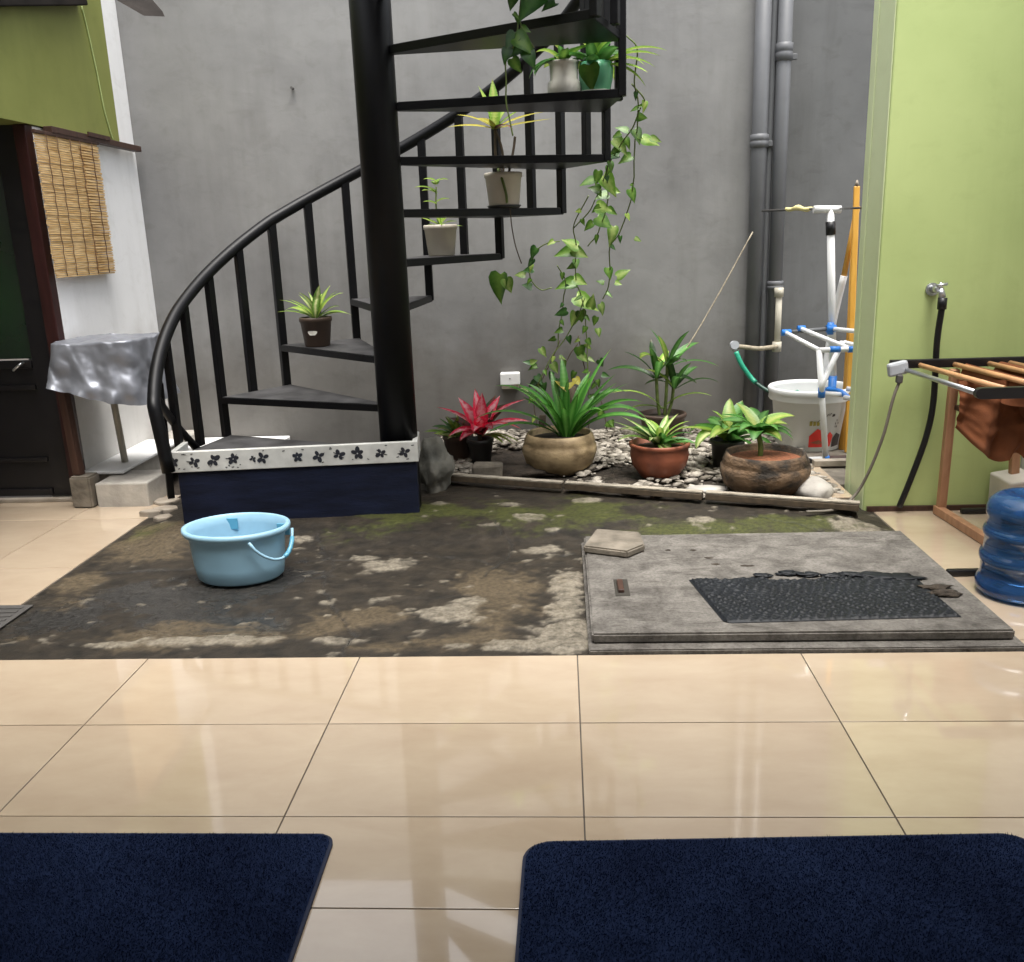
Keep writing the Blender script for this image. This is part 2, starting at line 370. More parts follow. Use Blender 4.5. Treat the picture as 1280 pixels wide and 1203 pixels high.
def rock(bm, c, r, seed=0, rough=.25, sub=3, flat=None):
    g = bmesh.ops.create_icosphere(bm, subdivisions=sub, radius=1)
    for v in g['verts']:
        d = v.co.normalized(); q = 1+rough*noise.fractal(d*1.3+Vector((seed*3.1, seed, 0)), 1, 2, 4)
        p = Vector((d.x*r[0], d.y*r[1], d.z*r[2]))*q
        if flat is not None: p.z = max(-flat, p.z)
        v.co = p + Vector(c)
    for f in bm.faces: f.smooth = True

def leaf_bm(base, az, L, wd, e0, e1, n=7, fold=.3, shape='lance', droop=1.0, bend=0, roll=0):
    """blade along azimuth az; elevation goes from e0 (deg) at the base to e1 at the tip"""
    bm = BM(); uvl = bm.loops.layers.uv.new('UVMap')
    p = Vector(base); rows = []
    for i in range(n+1):
        t = i/n; e = R_(e0+(e1-e0)*t**droop); a = R_(az+bend*t)
        d = Vector((math.cos(a)*math.cos(e), math.sin(a)*math.cos(e), math.sin(e)))
        s = Vector((-math.sin(a), math.cos(a), 0)); u = s.cross(d); u = u if u.z > 0 or abs(e) > 1.5 else -u
        if roll:
            q = Matrix.Rotation(R_(roll), 3, d); s = q@s; u = q@u
        if shape == 'lance': k = math.sin(math.pi*min(1, .06+.94*t)**.75)**.9
        elif shape == 'strap': k = min(1, .55+1.2*t)*(1-max(0, (t-.55)/.45)**2.2)
        elif shape == 'oval': k = math.sin(math.pi*(.04+.96*t)**.62)**.7
        else: k = math.sqrt(max(0, math.sin(math.pi*t**.45)))*(1.1-.3*t)
        k = max(k, .02)*wd/2
        up = u*(fold*k)
        rows.append([bm.verts.new(p+s*k+up), bm.verts.new(p), bm.verts.new(p-s*k+up)])
        p = p + d*(L/n)
    for i in range(n):
        for j in (0, 1):
            f = bm.faces.new((rows[i][j], rows[i][j+1], rows[i+1][j+1], rows[i+1][j])); f.smooth = True
            for lp, (uu, vv) in zip(f.loops, ((j*.5, i/n), (j*.5+.5, i/n), (j*.5+.5, (i+1)/n), (j*.5, (i+1)/n))): lp[uvl].uv = (uu, vv)
    return bm
def leaf(parent, *a, m='leaf_green', name='leaf', **k):
    return obj(name, leaf_bm(*a, **k), m, parent)
def heart_bm(c, tip, nrm, L, fold=.25, curl=.18, wide=1.0, skew=0.0):
    """heart-shaped leaf; c is where the stalk joins, tip direction, surface normal"""
    bm = BM(); uvl = bm.loops.layers.uv.new('UVMap')
    t = Vector(tip).normalized(); n_ = Vector(nrm); n_ = (n_-t*n_.dot(t)).normalized(); s = t.cross(n_)
    prof = [(0, 0), (-.10, .20), (-.04, .36), (.15, .43), (.38, .37), (.62, .24), (.83, .10), (1, 0)]
    mid = []
    for y, x in prof:
        y0 = max(0, y); mid.append(bm.verts.new(Vector(c)+t*(y0*L)-n_*(curl*L*y0*y0)+s*(skew*L*y0*y0)))
    for sg in (-1, 1):
        ed = []
        for y, x in prof:
            ed.append(bm.verts.new(Vector(c)+t*(y*L)+s*(sg*x*L*wide+skew*L*y*y)+n_*(fold*x*L*(1+.5*sg*skew*3)-curl*L*y*y-.25*x*x*L)) if x > 0 else None)
        for i in range(len(prof)-1):
            a, b_ = ed[i], ed[i+1]
            q = [mid[i], mid[i+1]]
            if b_: q.append(b_)
            if a: q.append(a)
            q = list(dict.fromkeys(q))
            if len(q) < 3: continue
            if sg > 0: q = q[::-1]
            f = bm.faces.new(q); f.smooth = True
            for lp in f.loops:
                lp[uvl].uv = (.5 if lp.vert in mid else .5+.45*sg, .5)
    return bm

# ================================================================== SETTING
BACK_Y, LEFT_X = 5.40, -2.40
# ---- tile floors: each tile a part
tf = obj('tile_floor', None, 'grout', mesh=(lambda me: me)(bpy.data.meshes.new('tile_floor')))
bm = BM(); box(bm, -4.6, 4.2, -4.0, 2.484, -.10, -.004); box(bm, -4.6, -1.925, 2.4845, 4.348, -.10, -.004); box(bm, 1.325, 1.93, 2.4845, 3.868, -.10, -.004)
bm.to_mesh(tf.data); bm.free(); tf.data.materials.append(MATS['grout']); tag(tf, kind='structure')
TW = .648; X0 = .0275
_tc = {}
def tile(x0, x1, y0, y1, parent=tf):
    g = .0016; w_, d_ = round(x1-x0-2*g, 4), round(y1-y0-2*g, 4)
    if (w_, d_) not in _tc:
        bm = BM(); box(bm, -w_/2, w_/2, -d_/2, d_/2, -.0035, 0, bev=.0009)
        o = obj('tile', bm, 'tile', parent); _tc[(w_, d_)] = o.data
    else: o = obj('tile', None, None, parent, mesh=_tc[(w_, d_)])
    o.location = ((x0+x1)/2, (y0+y1)/2, 0); o.rotation_euler = (random.uniform(-.0011, .0011), random.uniform(-.0011, .0011), 0)
yr = [2.484, 2.094, 1.704, G(530, 1136).y, G(530, 1136).y-.39]
while yr[-1] > -1.0: yr.append(yr[-1]-.39)
for i in range(len(yr)-1):
    for c in range(-4, 4):
        if i < 4 and -4 <= c <= 3 or abs(c+.5) < 3: tile(X0+c*TW, X0+(c+1)*TW, yr[i+1], yr[i])
# left passage
ly = [2.4855, 2.70, 3.30, 3.95, 4.346]
for i in range(4):
    xs = [-1.926, -2.30, -2.95, -3.6] if i % 1 == 0 else []
    for a, b in zip(xs[1:], xs[:-1]): tile(a, b, ly[i], ly[i+1])
# right strip
for y0, y1 in ((2.4855, 2.56), (2.56, 3.10), (3.10, 3.866)):
    tile(1.327, 1.928, y0, y1)

# ---- concrete yard
def yardz(y): t = min(1, max(0, (y-3.42)/.35)); return .04*t*t*(3-2*t)
def edge_w(x): t = min(1, max(0, (x+1.93)/.28)); u = min(1, max(0, (1.33-x)/.2)); return t*t*(3-2*t)*u
def YG(px, py):
    p = G(px, py)
    for _ in range(4): p = G(px, py, yardz(p.y))
    return p
BEDZ = .055
E0, E1 = YG(548, 606), YG(1078, 645)          # edging of the planting bed
def edge_y(x): return E0.y+(E1.y-E0.y)*(x-E0.x)/(E1.x-E0.x)
nx, ny = 440, 300
xs = np.linspace(-1.924, 1.324, nx); ys = np.linspace(2.4845, 5.2, ny)
patches = []   # kind, world centre, radii
def patch(kind, px, py, rx, ry, amp=1.0):
    c = YG(px, py); a = YG(px+rx, py); b0 = YG(px, py-ry); b1 = YG(px, py+ry)
    k_ = .82 if kind == 'pale' else .9
    patches.append((kind, c.x, c.y, k_*abs(a.x-c.x), k_*abs(b0.y-b1.y)/2, amp))
for a in [(490, 707, 52, 10), (560, 762, 42, 17), (585, 750, 30, 9), (410, 751, 15, 5), (668, 645, 24, 6), (875, 648, 30, 7), (672, 687, 38, 7), (380, 673, 20, 7), (640, 630, 20, 3), (735, 625, 26, 3), (410, 768, 8, 3),
          (705, 740, 34, 42), (700, 790, 50, 24), (735, 700, 20, 10), (1068, 657, 34, 16), (250, 800, 90, 9), (120, 805, 60, 6), (650, 806, 60, 8), (430, 800, 40, 6), (550, 628, 16, 3), (570, 806, 30, 5), (455, 697, 20, 4), (610, 655, 16, 3), (690, 662, 12, 3)]:
    patch('pale', *a)
for a in [(640, 742, 85, 34), (180, 680, 75, 32), (430, 775, 80, 20), (215, 795, 150, 18), (540, 800, 120, 14), (100, 730, 40, 26)]: patch('tan', *a)
for a in [(900, 660, 170, 20), (520, 640, 110, 20), (700, 640, 120, 22), (1000, 655, 80, 16), (960, 648, 60, 8), (600, 640, 60, 16), (450, 660, 70, 14), (180, 660, 30, 14), (840, 660, 60, 14)]: patch('moss', *a)
for a in [(200, 745, 150, 28), (330, 720, 70, 26), (90, 770, 80, 22), (260, 780, 130, 16)]: patch('wet', *a)
P3 = np.zeros((ny, nx, 4), dtype=np.float32); Z = np.zeros((ny, nx))
KI = {'pale': 0, 'tan': 1, 'moss': 2, 'wet': 3}
NZ = np.zeros((ny, nx)); NF = np.zeros((ny, nx))
for j in range(ny):
    for i in range(nx):
        NZ[j, i] = noise.fractal(Vector((xs[i]*5, ys[j]*7, 1.3)), .9, 2.1, 5)
        NF[j, i] = noise.noise(Vector((xs[i]*34, ys[j]*44, 8.3)))+.5*noise.noise(Vector((xs[i]*80, ys[j]*90, 3.3)))
XX, YY = np.meshgrid(xs, ys)
for kind, cx, cy, rx, ry, amp in patches:
    d = np.sqrt(((XX-cx)/rx)**2+((YY-cy)/ry)**2)
    soft = {'pale': .3, 'tan': .5, 'moss': .6, 'wet': .35}[kind]
    v = np.clip((1-d+NZ*.8+NF*.38)/soft, 0, 1)*amp
    P3[:, :, KI[kind]] = np.maximum(P3[:, :, KI[kind]], v)
# scattered small chips
for j in range(ny):
    for i in range(nx):
        q = noise.noise(Vector((xs[i]*17, ys[j]*30, 5.5)))+.35*NF[j, i]
        if q > .62: P3[j, i, 0] = max(P3[j, i, 0], min(1, (q-.62)*6)*.7)
def crack(pts, wd):
    P = [YG(*p) for p in pts]; best = np.full(XX.shape, 9.0)
    wx = XX+.03*NZ+.006*NF; wy = YY+.03*np.roll(NZ, 17, 1)+.006*np.roll(NF, 9, 0)
    for a, b in zip(P[:-1], P[1:]):
        dx, dy = b.x-a.x, b.y-a.y; t = np.clip(((wx-a.x)*dx+(wy-a.y)*dy)/(dx*dx+dy*dy), 0, 1)
        best = np.minimum(best, np.hypot(wx-a.x-t*dx, wy-a.y-t*dy))
    return np.clip(1-best/wd, 0, 1)
CR = np.maximum.reduce([crack([(395, 668), (420, 700), (400, 740), (440, 790), (430, 818)], .007), crack([(420, 700), (520, 690), (620, 705), (725, 690)], .006), crack([(130, 715), (240, 712), (330, 690)], .010), crack([(620, 650), (640, 690), (610, 720)], .006), crack([(940, 645), (1000, 655), (1060, 672)], .006)])
P3[:, :, 0] *= (1-CR); P3[:, :, 1] *= (1-CR); P3[:, :, 3] = np.maximum(P3[:, :, 3], CR)
yz = np.array([yardz(y) for y in ys])
Z = yz[:, None]*np.array([edge_w(x) for x in xs])[None, :] + .004*NZ*np.array([.3+.7*edge_w(x) for x in xs])[None, :] + .0016*NF + .003*P3[:, :, 0] - .004*P3[:, :, 3] - .003*CR - .004
Z = np.minimum(Z, np.where(YY < 2.53, -.003, 9))
for cx0, cx1, cy0, cy1 in ((.05, 1.32, 2.53, 3.5),): Z = np.where((XX > cx0) & (YY < cy1), np.minimum(Z, -.004), Z)
me = bpy.data.meshes.new('yard_ground')
V = np.stack([XX, YY, Z], -1).reshape(-1, 3)
idx = np.arange(nx*ny).reshape(ny, nx)
Fq = np.stack([idx[:-1, :-1], idx[:-1, 1:], idx[1:, 1:], idx[1:, :-1]], -1).reshape(-1, 4)
me.from_pydata(V.tolist(), [], Fq.tolist())
me.polygons.foreach_set('use_smooth', [True]*len(me.polygons))
at = me.color_attributes.new('stain', 'FLOAT_COLOR', 'POINT'); at.data.foreach_set('color', P3.reshape(-1).astype(np.float32))
yg = bpy.data.objects.new('yard_ground', me); COL.objects.link(yg); tag(yg, kind='structure')
def yard_mat():
    m = bpy.data.materials.new('yard'); m.use_nodes = True; n = m.node_tree; b = n.nodes['Principled BSDF']; L = n.links.new
    g = n.nodes.new('ShaderNodeNewGeometry')
    def nz(s, d=8, r=.6):
        x = n.nodes.new('ShaderNodeTexNoise'); x.inputs['Scale'].default_value = s; x.inputs['Detail'].default_value = d; x.inputs['Roughness'].default_value = r; L(g.outputs['Position'], x.inputs['Vector']); return x
    n1 = nz(14); cr = n.nodes.new('ShaderNodeValToRGB'); L(n1.outputs['Fac'], cr.inputs[0])
    e = cr.color_ramp.elements; e[0].color = (.008, .0065, .0045, 1); e[0].position = .3; e[1].color = (.040, .031, .021, 1); e[1].position = .74
    at = n.nodes.new('ShaderNodeVertexColor'); at.layer_name = 'stain'; sp = n.nodes.new('ShaderNodeSeparateColor'); L(at.outputs['Color'], sp.inputs[0])
    fine = nz(70, 5); fr = n.nodes.new('ShaderNodeValToRGB'); L(fine.outputs['Fac'], fr.inputs[0]); fr.color_ramp.elements[0].position = .3; fr.color_ramp.elements[1].position = .62
    def mixc(prev, fac, c1, c2):
        r = n.nodes.new('ShaderNodeMix'); r.data_type = 'RGBA'; r.inputs['A'].default_value = (*c1, 1); r.inputs['B'].default_value = (*c2, 1); L(fr.outputs[0], r.inputs['Factor'])
        x = n.nodes.new('ShaderNodeMix'); x.data_type = 'RGBA'; L(fac, x.inputs['Factor']); L(prev, x.inputs['A']); L(r.outputs['Result'], x.inputs['B']); return x.outputs['Result']
    def mul(s, k):
        x = n.nodes.new('ShaderNodeMath'); x.operation = 'MULTIPLY'; x.inputs[1].default_value = k; L(s, x.inputs[0]); return x.outputs[0]
    c = mixc(cr.outputs[0], mul(sp.outputs[2], .9), (.022, .026, .007), (.066, .072, .016))
    c = mixc(c, mul(at.outputs['Alpha'], .8), (.018, .018, .018), (.045, .044, .042))
    c = mixc(c, mul(sp.outputs[1], .62), (.050, .037, .021), (.14, .105, .062))
    wn = nz(22, 9, .7); wr = n.nodes.new('ShaderNodeMapRange'); wr.inputs['From Min'].default_value = .38; wr.inputs['From Max'].default_value = .56; wr.inputs['To Min'].default_value = .35; wr.inputs['To Max'].default_value = .95; L(wn.outputs['Fac'], wr.inputs[0])
    pm = n.nodes.new('ShaderNodeMath'); pm.operation = 'MULTIPLY'; L(sp.outputs[0], pm.inputs[0]); L(wr.outputs[0], pm.inputs[1])
    c = mixc(c, pm.outputs[0], (.13, .112, .082), (.25, .22, .172))
    L(c, b.inputs['Base Color'])
    rg = n.nodes.new('ShaderNodeMapRange'); rg.inputs['To Min'].default_value = .58; rg.inputs['To Max'].default_value = .2; L(at.outputs['Alpha'], rg.inputs[0]); L(rg.outputs[0], b.inputs['Roughness'])
    b.inputs['Specular IOR Level'].default_value = .35
    bp = n.nodes.new('ShaderNodeBump'); bp.inputs['Strength'].default_value = .5; bp.inputs['Distance'].default_value = .008; n4 = nz(45, 10, .7); L(n4.outputs['Fac'], bp.inputs['Height']); L(bp.outputs[0], b.inputs['Normal'])
    MATS['yard'] = m
yard_mat(); me.materials.append(MATS['yard'])

# ground sheet below everything
bm = BM(); box(bm, -60, 60, -60, 60, -.5, -.11); tag(obj('ground', bm, 'soil'), kind='structure')

# ---- planting bed soil
bm = BM()
n1, n2 = 90, 60; grid = []
for i in range(n1+1):
    x = E0.x-.15 + (E1.x-.01-E0.x+.15)*i/n1; row = []
    ya = edge_y(min(x, E1.x))+.012
    for j in range(n2+1):
        y = ya+(BACK_Y-ya)*j/n2
        z = BEDZ-.02+.02*j/n2+.014*noise.fractal(Vector((x*6, y*6, 0)), 1, 2, 4)
        if j == 0: z = .02
        row.append(bm.verts.new((x, y, z)))
    grid.append(row)
for i in range(n1):
    for j in range(n2):
        bm.faces.new((grid[i][j], grid[i+1][j], grid[i+1][j+1], grid[i][j+1])).smooth = True
tag(obj('garden_soil', bm, 'soil', origin=(0, 4.6, 0)), kind='structure')
def bedz(x, y): return BEDZ-.012+.02*max(0, min(1, (y-4.2)/1.2))

# ---- walls
bm = BM(); box(bm, -2.9, 1.135, BACK_Y, BACK_Y+.2, -.1, 3.1)
bw = tag(obj('rear_wall', bm, 'wall_grey', origin=(0, BACK_Y, 0)), 'tall rough grey plastered wall behind the spiral stair', 'wall')
bm = BM(); box(bm, 1.137, 3.2, BACK_Y+.14, BACK_Y+.34, -.1, 3.1)
tag(obj('recess_wall', bm, 'wall_grey_smooth', origin=(1.6, BACK_Y, 0)), 'smooth dark grey wall recessed behind the drain pipes', 'wall')
bm = BM(); box(bm, LEFT_X-.2, LEFT_X, 4.352, 5.399, -.1, 1.76); box(bm, LEFT_X-.2, LEFT_X, 5.20, 5.398, 1.7605, 3.1)
tag(obj('white_wall', bm, 'wall_white', origin=(LEFT_X, 4.9, 0)), 'white painted side wall behind the bamboo blind', 'wall')
# upper storey, olive green, with soffit
uw = thing('upper_storey_wall', 'olive green upper wall overhanging the dark door', 'wall', (LEFT_X, 4.2, 1.75))
bm = BM(); box(bm, LEFT_X-.25, LEFT_X+.012, 1.6, 5.197, 1.765, 3.1); obj('wall_panel', bm, 'wall_olive', uw)
bm = BM(); box(bm, -4.4, LEFT_X-.251, 1.6, 4.60, 1.775, 1.80); obj('soffit', bm, 'wall_olive', uw)
bm = BM(); bar(bm, (LEFT_X+.035, 4.42, 1.752), (LEFT_X+.035, 5.36, 1.745), .045, .03, bev=.003); obj('trim_beam', bm, 'brown_wood', uw)
bm = BM(); bar(bm, (LEFT_X+.062, 4.75, 1.765), (LEFT_X+.062, 4.98, 1.763), .008, .02); obj('trim_clip', bm, 'brown_wood', uw)
bm = BM(); tube(bm, spline([PX(102, 8, LEFT_X+.016), PX(110, 40, LEFT_X+.016), PX(121, 90, LEFT_X+.016), PX(124, 105, LEFT_X+.016), PX(131, 140, LEFT_X+.016), PX(142, 178, LEFT_X+.016)], 6), .004, 6)
obj('cable', bm, 'wall_green', uw)
# right green wall
gw = thing('green_wall', 'bright lime green wall end with the tap', 'wall', (1.6, 3.9, 0))
bm = BM(); box(bm, 1.287, 1.93, 3.872, 4.06, -.1, 3.0, bev=.006); obj('wall_face', bm, 'wall_green', gw)
bm = BM(); box(bm, 1.283, 1.2865, 3.88, 4.055, 0, 2.99); obj('wall_edge', bm, 'wall_green_skylit', gw)  # thin skin on the side face, its skylit brightness painted in
bm = BM(); box(bm, 1.279, 1.60, 4.0605, 4.125, -.1, 3.0, bev=.004); obj('corner_post', bm, 'wall_green_skylit', gw)  # same painted-in skylight tone as the side face
bm = BM(); box(bm, 1.933, 2.1, -1.5, 4.1, -.1, 3.0)
tag(obj('side_wall', bm, 'wall_white', origin=(1.95, 3, 0)), 'cream white side wall beside the wooden drying rack', 'wall')
# skirting along green wall
bm = BM(); box(bm, 1.30, 1.90, 3.858, 3.8715, .0, .022); tag(obj('skirting', bm, 'brown_wood', origin=(1.6, 3.86, 0)), 'narrow dark brown skirting strip at the foot of the lime green wall', 'skirting')
# covered room on the camera's side of the yard
bm = BM(); box(bm, -4.4, 2.1, -4, 1.5, 2.75, 2.95); tag(obj('ceiling', bm, 'ceiling_white', origin=(0, -1, 2.75)), kind='structure')
bm = BM(); box(bm, -4.4, 2.1, -4.2, -4.001, -.1, 2.75); tag(obj('room_wall', bm, 'wall_white', origin=(0, -4, 0)), 'white wall of the covered room behind the rugs', 'wall')
bm = BM(); box(bm, -4.6, -4.401, -4.0, 4.6, -.1, 2.75); tag(obj('passage_wall', bm, 'wall_white', origin=(-4.4, 0, 0)), 'white wall at the far end of the left passage', 'wall')

# ================================================================== DOOR, BLIND, LEFT SIDE
d = thing('door', 'black panelled door with dark glass coloured with a green reflection under the overhang', 'door', (-2.9, 4.36, 0))
DY = 4.325
bm = BM(); box(bm, -2.462, -2.402, DY-.03, DY+.05, 0, 1.764, bev=.004); obj('jamb', bm, 'maroon_wood', d)
bm = BM(); box(bm, -2.56, -2.463, DY-.012, DY+.04, .02, 1.766); obj('stile', bm, 'door_black', d)
bm = BM(); box(bm, -3.9, -2.5605, DY, DY+.04, .02, .66); obj('lower_panel', bm, 'door_black', d)
for z0, z1 in ((.02, .055), (.195, .215), (.555, .58), (.66, .70)):
    bm = BM(); box(bm, -3.9, -2.565, DY-.018, DY-.0005, z0, z1, bev=.004); obj('rail', bm, 'door_black', d)
bm = BM(); box(bm, -3.9, -2.561, DY+.012, DY+.02, .705, 1.766); obj('glass_pane', bm, 'door_glass_reflection', d)  # green reflection comes from the pane's own colour
bm = BM(); tube(bm, spline([(-2.60, DY-.02, .69), (-2.60, DY-.05, .685), (-2.62, DY-.055, .67), (-2.64, DY-.05, .655)], 4), .006, 8); obj('handle', bm, 'steel', d)
bm = BM(); box(bm, -3.9, -2.28, 4.255, 4.292, .0005, .018, bev=.003); obj('threshold', bm, 'paver', d)

# blind: thin slats, too fine to count, with warp threads and a darker folded strip
bl = thing('bamboo_blind', 'tan bamboo slat blind hanging over the white wall', 'blind', (LEFT_X+.04, 4.56, 1.4))
bm = BM(); z = 1.722; k = 0
BY0, BY1, BX = 4.273, 4.862, LEFT_X+.045
while z > 1.088:
    h = random.uniform(.006, .0095); j0 = random.uniform(-.006, .006); j1 = random.uniform(-.008, .008)
    b = random.uniform(-.002, .002)
    vs = [bm.verts.new((BX+x+b, y, zz)) for zz in (z-h, z) for x, y in ((-.002, BY0+j0), (.002, BY0+j0), (.002, BY1+j1), (-.002, BY1+j1))]
    _hull8(bm, vs, 0, 0); z -= h+.0022; k += 1
o = obj('slat_field', bm, 'bamboo', bl); tag(o, kind='stuff')
bm = BM(); z = 1.70
while z > 1.088:
    h = random.uniform(.006, .009)
    bar(bm, (BX+.007, BY0+.405+random.uniform(-.01, .01), z), (BX+.007, BY1-.01+random.uniform(-.01, .01), z), .003, h); z -= h+.006
o = obj('folded_slats', bm, 'bamboo', bl); tag(o, kind='stuff')
for f_ in (.14, .30, .50, .66, .86):
    bm = BM(); y = BY0+(BY1-BY0)*f_
    tube(bm, [(BX+.012, y+.004*math.sin(q*2.1), 1.722-.634*q/24) for q in range(25)], .0022, 5); obj('warp_thread', bm, 'thread', bl)
bm = BM(); box(bm, BX-.006, BX+.01, BY0-.005, BY1+.005, 1.722, 1.738, bev=.003); obj('head_rail', bm, 'brown_wood', bl)

# roof eave pieces at the top left
bm = BM()
P = [PY(140, -3, 4.5), PY(180, 20, 4.5), PY(206, 21, 4.62), PY(186, -2, 4.75), PY(150, -40, 4.9)]
lo = [bm.verts.new(p) for p in P]; hi = [bm.verts.new(p+Vector((-.02, .03, .03))) for p in P]
bm.faces.new(lo); bm.faces.new(hi[::-1])
for i in range(5): bm.faces.new((lo[i], hi[i], hi[(i+1) % 5], lo[(i+1) % 5]))
ev = thing('roof_eave', 'dark pointed corner of the roof eave above the white wall', 'eave', (LEFT_X, 4.6, 2.3))
obj('sheet', bm, 'eave', ev)
bm = BM(); bar(bm, (LEFT_X-.05, 5.0, 2.62), P[4], .04, .05); obj('rafter', bm, 'eave', ev)
bm = BM(); A = PX(0, -14, LEFT_X+.05); B = PX(97, -14, LEFT_X+.05)
vs = []
p0, p1 = PX(-60, 9, LEFT_X+.02), PX(97, 7, LEFT_X+.02)
for x in (LEFT_X+.013, LEFT_X+.16):
    pass
bar(bm, p0+Vector((.0, 0, .06)), p1+Vector((0, 0, .06)), .10, .12, bev=.006)
obj('eave_beam', bm, 'eave', ev)

# ledge, step and post base at the foot of the white wall
lg = thing('wall_ledge', 'low cement ledge running along the foot of the white wall', 'ledge', (-2.3, 4.9, 0))
bm = BM(); box(bm, LEFT_X+.001, -2.215, 4.42, 5.395, -.02, .125, bev=.008); obj('ledge_body', bm, 'pale_concrete', lg)
bm = BM(); box(bm, LEFT_X+.002, -2.185, 4.30, 5.05, .1265, .142, bev=.004); obj('ledge_cap', bm, 'white_paint', lg)
bm = BM(); box(bm, -2.258, -2.0, 4.15, 4.418, -.02, .118, bev=.008); tag(obj('step_block', bm, 'pale_concrete', origin=(-2.13, 4.28, 0)), 'square beige tiled step block beside the stair foot', 'step')
bm = BM(); prism(bm, [(-2.375, 4.135), (-2.272, 4.13), (-2.27, 4.235), (-2.372, 4.24)], .0, .155, bev=.008); tag(obj('post_base', bm, 'brown_concrete', origin=(-2.32, 4.18, 0)), 'rough concrete footing block below the thin brown post', 'footing')
bm = BM(); bar(bm, (-2.345, 4.185, .156), (-2.365, 4.19, .72), .04, .04, bev=.003); tag(obj('wooden_post', bm, 'brown_wood', origin=(-2.35, 4.18, .15)), 'thin brown wooden post beneath the silver cover', 'post')
bm = BM(); box(bm, -2.21, PY(345, 545, 5.12).x, 5.12, 5.39, -.02, .075, bev=.006); tag(obj('white_ledge', bm, 'white_paint', origin=(-1.6, 5.2, 0)), 'low white slab against the grey wall behind the stair', 'ledge')

# silver covered table
tb = thing('covered_table', 'small wall table draped with a crumpled silver sheet', 'table', (-2.2, 4.45, 0))
bm = BM(); box(bm, -2.37, -2.0, 4.15, 4.52, .74, .775); obj('table_top', bm, 'brown_wood', tb)
bm = BM(); tube(bm, [G(157, 581, .126), PX(136, 470, -2.26)], .017, 12); obj('leg', bm, 'pvc_beige', tb)
bm = BM(); tube(bm, [(-2.04, 4.47, .0), (-2.04, 4.47, .74)], .016, 12); obj('leg', bm, 'pvc_beige', tb)
bm = BM()
cx, cy, hx, hy = -2.185, 4.335, .195, .20
nu, nv = 150, 44; rows = []
def outline(a):   # rounded rectangle
    c, s = math.cos(a), math.sin(a); k = (abs(c)**7+abs(s)**7)**(-1/7); return cx+hx*c*k, cy+hy*s*k
for v in range(nv+1):
    row = []
    for u in range(nu):
        a = 2*math.pi*u/nu; ox, oy = outline(a); t = v/nv
        if t < .4:
            q = t/.4; x = cx+(ox-cx)*q; y = cy+(oy-cy)*q; z = .79+.012*noise.noise(Vector((x*9, y*9, 2)))+.018*(1-q)
        else:
            q = (t-.4)/.6; drop = .235+.05*((ox-cx)/hx)+.02*noise.noise(Vector((ox*6, oy*6, 1)))
            fl = .05*q**1.5+.016*q*math.sin(u*.42+2.5*noise.noise(Vector((u*.1, q*2, 0))))+.022*q**.6*noise.noise(Vector((ox*9, oy*9, q*2)))
            nxv = (ox-cx)/math.hypot(ox-cx, oy-cy); nyv = (oy-cy)/math.hypot(ox-cx, oy-cy)
            x = ox+nxv*fl; y = oy+nyv*fl; z = .79-.02*(1-math.cos(q*1.5))-drop*q
            x = max(x, LEFT_X+.006)
        n_ = .004*noise.fractal(Vector((x*20, y*20, z*20)), .8, 2, 3)+(.026*abs(noise.noise(Vector((x*8+4, y*6, z*3+x*4))))+.009*abs(noise.noise(Vector((x*15+z*9, y*12, z*10)))))*(1 if t > .4 else .35)
        row.append(bm.verts.new((max(LEFT_X+.005, x+n_*.6), y-n_, z+n_*.7)))
    rows.append(row)
for v in range(nv):
    for u in range(nu):
        u2 = (u+1) % nu; f = bm.faces.new((rows[v][u], rows[v+1][u], rows[v+1][u2], rows[v][u2])); f.smooth = True
bmesh.ops.remove_doubles(bm, verts=bm.verts, dist=.0005)
obj('silver_sheet', bm, 'silver_cover', tb)

# broken paving pieces at stair foot
for i, (px, py, rx, ry) in enumerate([(208, 618, 18, 7), (206, 629, 16, 5), (204, 640, 13, 5), (190, 634, 16, 4)]):
    c = YG(px, py); n = 6; s = 1/ppm(c.y)
    a0 = random.uniform(0, 1)
    pts = [(c.x+rx*s*math.cos(a0+6.283*k/n)*random.uniform(.8, 1.15), c.y+ry*s*2.6*math.sin(a0+6.283*k/n)*random.uniform(.8, 1.15)) for k in range(n)]
    bm = BM(); prism(bm, pts, -.01, .012+.004*i, bev=.003)
    tag(obj('paving_piece', bm, 'paver', origin=(c.x, c.y, 0)), ['broad flat paving piece beside the step block and stair foot', 'cracked middle paving piece between the step block and the navy stair base', 'small paving piece at the left corner of the navy stair base', 'thin paving piece along the edge of the passage tiles'][i], 'stone', 'paving pieces by the stair foot')
# drain grate at left
c = G(2, 772)
dg = thing('drain_grate', 'small dark metal drain grate in the left passage tiles', 'drain', (c.x-.06, c.y, .002))
bm = BM(); box(bm, c.x-.16, c.x+.055, c.y-.10, c.y+.10, .0005, .004, bev=.001); obj('frame', bm, 'drain_metal', dg)
for k in range(5):
    bm = BM(); y = c.y-.07+.035*k; box(bm, c.x-.14, c.x+.035, y-.008, y+.008, .0042, .0075, bev=.001); obj('slat', bm, 'drain_metal', dg)

